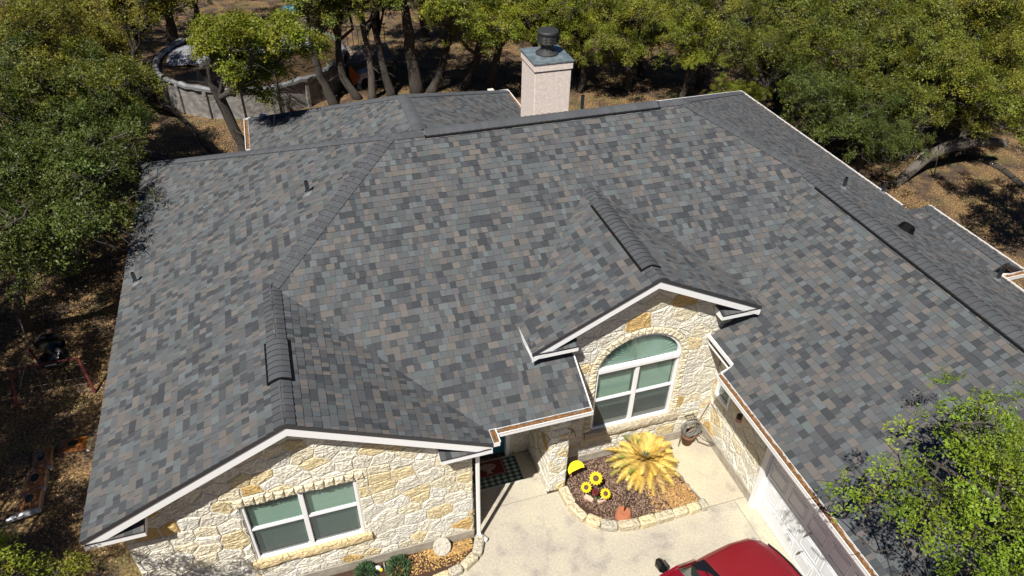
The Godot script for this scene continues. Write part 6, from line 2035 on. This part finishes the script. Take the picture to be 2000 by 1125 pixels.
func build_trees():
	for k in LEAF.size(): leaf_mats.append(leaf_material(k))
	for k in 3: clump_meshes.append(make_clump(100 + k, 128, 0.072, 0.36))
	for k in 3: fine_clumps.append(make_clump(200 + k, 140, 0.05, 0.25))
	# trees whose own trunk the photograph shows: path, girth, crown centre, radius, half height, tint
	var own := [
		["leaning live oak with bright crown and a dark trunk crossing the grey pool", [P(2.5, -0.1, -4.0), P(2.46, 1.9, -4.1), P(2.1, 3.7, -4.15), P(1.9, 4.7, -4.0)], 0.2, P(3.65, 5.95, -1.6), 1.4, 0.7, 4, {"density": 1.25, "limbs": 7}],
		["live oak with a slanting trunk just left of the pool's leaning oak", [P(1.18, -0.1, -7.79), P(0.75, 0.8, -8.0), P(0.1, 1.6, -8.3)], 0.13, P(-1.9, 3.5, -7.8), 1.0, 0.8, 2, {"density": 0.8}],
		["small oak with a slanting trunk behind the left rear roof corner", [P(-0.94, -0.1, -7.97), P(-1.4, 1.0, -7.4), P(-1.6, 2.4, -6.2)], 0.13, P(-2.0, 4.0, -4.9), 1.8, 1.2, 1, {}],
		["oak with a trunk leaning left beside the right side of the pool", [P(6.06, -0.1, -11.13), P(5.6, 1.4, -11.2), P(5.5, 3.0, -11.0)], 0.17, P(6.5, 4.9, -11.6), 1.6, 1.1, 5, {"density": 0.8}],
		["slender oak leaning left beside the orange board", [P(7.1, -0.1, -11.57), P(6.5, 1.3, -11.8), P(6.7, 3.2, -11.9)], 0.16, P(7.2, 5.0, -12.4), 2.0, 1.1, 2, {"density": 0.8}],
		["straight pale-trunked oak in front of the white pet shelter", [P(7.68, -0.1, -11.41), P(7.75, 1.4, -11.4), P(7.6, 3.4, -11.6)], 0.15, P(8.6, 4.6, -13.6), 1.8, 1.0, 5, {"bark": M.bark_pale, "density": 0.75}],
		["thin oak standing between the pet shelter and the great dark oak", [P(8.54, -0.1, -11.46), P(8.3, 1.5, -11.5), P(8.1, 3.2, -11.8)], 0.17, P(9.9, 4.2, -15.5), 2.2, 1.3, 1, {"density": 1.0}],
		["great dark oak with the thickest trunk, left of the chimney", [P(9.71, -0.1, -11.55), P(9.55, 1.6, -11.5), P(9.4, 3.4, -11.4), P(9.3, 4.6, -11.3)], 0.25, P(9.6, 5.6, -11.2), 2.6, 1.3, 5, {"limbs": 8, "density": 0.75}],
		["forked dark oak leaning right behind the rear wing's ridge", [P(10.3, -0.1, -11.5), P(10.9, 1.2, -11.5), P(11.3, 2.4, -11.6)], 0.18, P(10.9, 4.7, -9.6), 2.1, 1.0, 4, {"density": 0.8}],
		["crooked oak with bright leaves nearest the chimney on its left", [P(11.8, -0.1, -11.46), P(12.3, 1.0, -11.4), P(12.5, 2.0, -11.2)], 0.2, P(12.0, 4.0, -9.7), 2.1, 1.1, 4, {"density": 0.85}],
		["upright dark-trunked oak beside the chimney's left edge", [P(12.85, -0.1, -10.93), P(13.05, 1.0, -10.9), P(13.4, 2.4, -10.9)], 0.19, P(14.0, 4.2, -10.4), 2.5, 1.3, 4, {}],
		["dark live oak overhanging the left eave beside the barbecue", [P(-3.6, -0.1, 1.16), P(-3.2, 1.2, 1.7), P(-2.6, 2.5, 2.2)], 0.15, P(-1.5, 4.3, 2.6), 2.05, 1.25, 0, {}],
		["dark live oak reaching over the left roof edge behind the first", [P(-2.6, -0.1, -1.6), P(-2.2, 1.4, -1.2), P(-1.8, 2.5, -0.8)], 0.14, P(-1.3, 4.3, -0.2), 2.0, 1.25, 0, {}],
		["bright green oak spreading over the garage roof at lower right", [P(13.6, -0.1, 19.2), P(13.3, 2.0, 18.4), P(12.9, 4.2, 17.0), P(12.4, 4.8, 15.9)], 0.17, P(11.8, 5.1, 15.5), 1.6, 0.6, 6, {"fine": true, "limbs": 9, "density": 0.62}],
		["bright green young oak at the lower left corner of the house", [P(-2.7, -0.1, 9.6), P(-2.75, 0.5, 9.5), P(-2.85, 0.8, 9.4)], 0.06, P(-2.95, 1.1, 9.3), 0.6, 0.6, 6, {"fine": true, "density": 0.6}],
		["oak shading the foot of the front gable from beyond the picture's lower edge", [P(-0.6, -0.1, 13.4), P(-0.5, 1.6, 13.2), P(-0.3, 2.8, 13.0)], 0.12, P(-0.5, 4.0, 12.7), 1.1, 0.7, 4, {"fine": true, "density": 0.4}],
		["oak shading the bags from beyond the picture's left edge", [P(-6.0, -0.1, 8.0), P(-5.8, 1.6, 7.8), P(-5.4, 2.8, 7.5)], 0.15, P(-4.9, 4.4, 7.0), 2.3, 1.2, 1, {"density": 1.25}],
		["oak shading the barbecue from beyond the picture's left edge", [P(-6.8, -0.1, 4.6), P(-6.6, 1.6, 4.5), P(-6.2, 2.8, 4.6)], 0.15, P(-5.6, 4.6, 4.8), 2.5, 1.3, 0, {"density": 1.25}],
		["oak leaning in over the right edge of the picture, shading the steel posts", [P(26.4, -0.1, 7.0), P(26.0, 1.6, 6.8), P(25.7, 2.8, 6.4)], 0.16, P(25.3, 4.3, 5.9), 2.1, 1.2, 5, {}],
		["olive oak arching over the left end of the grey pool", [P(-1.7, -0.1, -12.3), P(-1.5, 1.8, -12.2), P(-0.9, 3.4, -12.0)], 0.13, P(0.4, 4.8, -11.7), 1.5, 0.9, 3, {"density": 1.1}],
		["oak beyond the left edge, level with the roof's rear corner", [P(-6.6, -0.1, 1.6), P(-6.3, 1.6, 1.7), P(-5.9, 2.8, 1.8)], 0.15, P(-5.2, 4.6, 2.2), 2.3, 1.2, 0, {"density": 1.2}],
		["oak beyond the left edge, in front of the bag row", [P(-5.6, -0.1, 11.6), P(-5.3, 1.6, 11.2), P(-5.0, 2.8, 10.8)], 0.15, P(-4.6, 4.3, 10.3), 2.2, 1.2, 1, {"density": 0.9}],
	]
	for k in own.size():
		var q: Array = own[k]
		var o := grow("live_oak", q[1], q[2], q[3], q[4], q[5], q[6], 300 + k, q[7])
		tag(o, q[0], "tree", "live oaks round the house")
	# the wood behind: copies of four grown trees
	var protos := []
	for k in 4:
		protos.append(grow("live_oak", [P(0, -0.1, 0), P(0.15 - 0.1 * k, 1.1, 0.1), P(-0.1, 2.0, 0)], 0.18, P(0, 3.3, 0), 2.6, 1.6, 1, 500 + k, {"limbs": 7 + k % 2}))
	var wood := [
		[-2.7, -0.9, 0.9, 0, "dark green oak at the left edge of the picture beside the roof's rear corner"], [-3.3, -5.3, 1.0, 0, "dark oak at the left edge, second row behind the roof corner"], [-1.9, -5.6, 0.75, 1, "mid green oak between the roof's left rear corner and the olive oaks"],
		[-4.7, -11.3, 1.0, 2, "olive oak at the top left corner of the picture"], [-3.7, -9.2, 0.95, 3, "yellow olive oak second from the top left corner"], [-2.3, -15.0, 1.0, 3, "yellow olive oak just left of the pool's left end"],
		[0.6, -19.9, 0.95, 3, "olive oak standing just behind the pool"],
		[15.7, -10.8, 1.0, 4, "yellow-green oak behind the chimney's right edge"], [16.7, -9.6, 0.72, 4, "low yellow-green oak right of the chimney"], [18.9, -9.2, 0.95, 5, "green oak above the sunny clearing right of the chimney"], [22.2, -8.6, 1.05, 5, "wide green oak at the top, midway between chimney and right edge"], [20.6, -7.4, 0.72, 4, "yellow-green oak in front of the wide one, over the clearing"],
		[22.8, -4.6, 0.9, 1, "mid green oak behind the roof's right rear corner"], [25.0, -6.5, 1.12, 1, "mid green oak in the second row right of the roof corner"], [25.6, -3.4, 1.1, 1, "oak with grey twigs above the dark shady oaks"], [21.9, 0.0, 0.8, 0, "dark shady oak against the east eave"], [22.9, 1.2, 0.62, 0, "smaller dark shady oak in front of the east eave"],
		[24.3, -0.9, 0.95, 1, "oak leaning over the gap behind the two shady oaks"], [26.3, -0.2, 0.95, 5, "green oak right behind the fallen trunk"], [30.3, -4.8, 1.15, 5, "oak beside the grey tarpaulin"], [31.1, -2.2, 1.1, 2, "olive oak at the right edge behind the log edging"], [28.4, 0.0, 0.7, 2, "small olive oak beside the log edging at the right edge"], [33.4, -4.6, 1.1, 5, "oak at the top right corner of the picture"],
		[17.4, -11.6, 0.8, 3, "young oak at the back of the sunny clearing, right of the chimney"], [20.2, -10.6, 0.8, 2, "young olive oak filling the gap above the clearing"], [24.0, -6.6, 0.7, 4, "young bright oak between the wide oak and the second row"], [21.4, -4.4, 0.42, 4, "low bright bush oak on the clearing beside the roof's rear corner"],
		[22.8, -1.2, 0.6, 5, "young green oak against the dark shady oaks, nearest the roof corner"], [27.6, -2.6, 0.75, 4, "young bright oak left of the tarpaulin"], [28.2, -6.4, 0.9, 2, "olive oak behind the tarpaulin"], [30.4, -0.9, 0.6, 5, "young oak behind the log edging"], [14.9, -10.9, 0.8, 5, "green oak right behind the chimney flue"], [32.6, -0.6, 0.85, 4, "bright oak at the right edge, above the log edging"], [-3.6, -7.4, 0.7, 1, "green oak in the thick of the wood at upper left"], [-4.6, -2.6, 0.8, 0, "dark oak cut by the left edge, above the eave oaks"]]
	for k in wood.size():
		var q: Array = wood[k]
		var s: float = q[2]
		var o: Node3D
		var pos := P(q[0], 0, q[1])
		var sc := Vector3(s, s * rng.randf_range(0.95, 1.1), s)
		if k < 4:
			o = protos[k]
			o.position = pos; o.rotation.y = rng.randf() * TAU; o.scale = sc
			o.get_node("crown").material_override = leaf_mats[q[3]]
		else: o = copy_tree(protos[k % 4], pos, rng.randf() * TAU, sc, q[3])
		tag(o, q[4], "tree", "live oaks round the house")
	# the far row, seen only in gaps at the top of the picture
	for k in 14:
		var pos := P(-9.0 + k * 4.1, 0, -22.5 + k * 0.95 + rng.randf_range(-1.5, 1.5) - (7.0 if k in [3, 4] else 0.0))
		var s := rng.randf_range(1.05, 1.3)
		var o := copy_tree(protos[k % 4], pos, rng.randf() * TAU, Vector3(s, s, s), [1, 3, 5, 2, 4, 5][k % 6])
		tag(o, "oak of the far row, seen in gaps behind the nearer crowns along the top edge", "tree", "far row of oaks")
	# bare little tree in front of the pool
	var b := B.new(true)
	var g := RandomNumberGenerator.new(); g.seed = 44
	var t := thing("bare_tree", "leafless grey sapling standing against the pool wall", "tree", P(3.9, -0.05, -10.5))
	b.tube([P(0, 0, 0), P(0.02, 0.6, 0.02), P(-0.08, 1.1, 0.0), P(0.0, 1.7, 0.05)], [0.06, 0.05, 0.035, 0.015], 6, Color(0.6, 0.6, 0.6))
	obj("trunk", b.done(), M.bark, t)
	b = B.new(true)
	for k in 60:
		var y := g.randf_range(0.4, 1.6)
		var a := g.randf() * TAU
		var l := g.randf_range(0.2, 0.75)
		var p := P(0, y, 0)
		var d := Vector3(cos(a), g.randf_range(-0.5, 0.6), sin(a)) * l
		b.tube([p, p + d * 0.5 + Vector3(0, 0.06, 0), p + d], [0.012, 0.008, 0.003], 3, Color(0.8, 0.8, 0.8), false)
	stuff(obj("twigs", b.done(), M.bark, t))

# ------------------------------------------------------------------
func _ready():
	rng.seed = 20
	materials()
	view_and_light()
	house = thing("house", "single-storey cream limestone house with a grey shingle roof", "house")
	build_roof()
	build_walls()
	build_chimney()
	build_site()
	build_porch_things()
	build_bed_things()
	build_car()
	build_yard_things()
	build_trees()
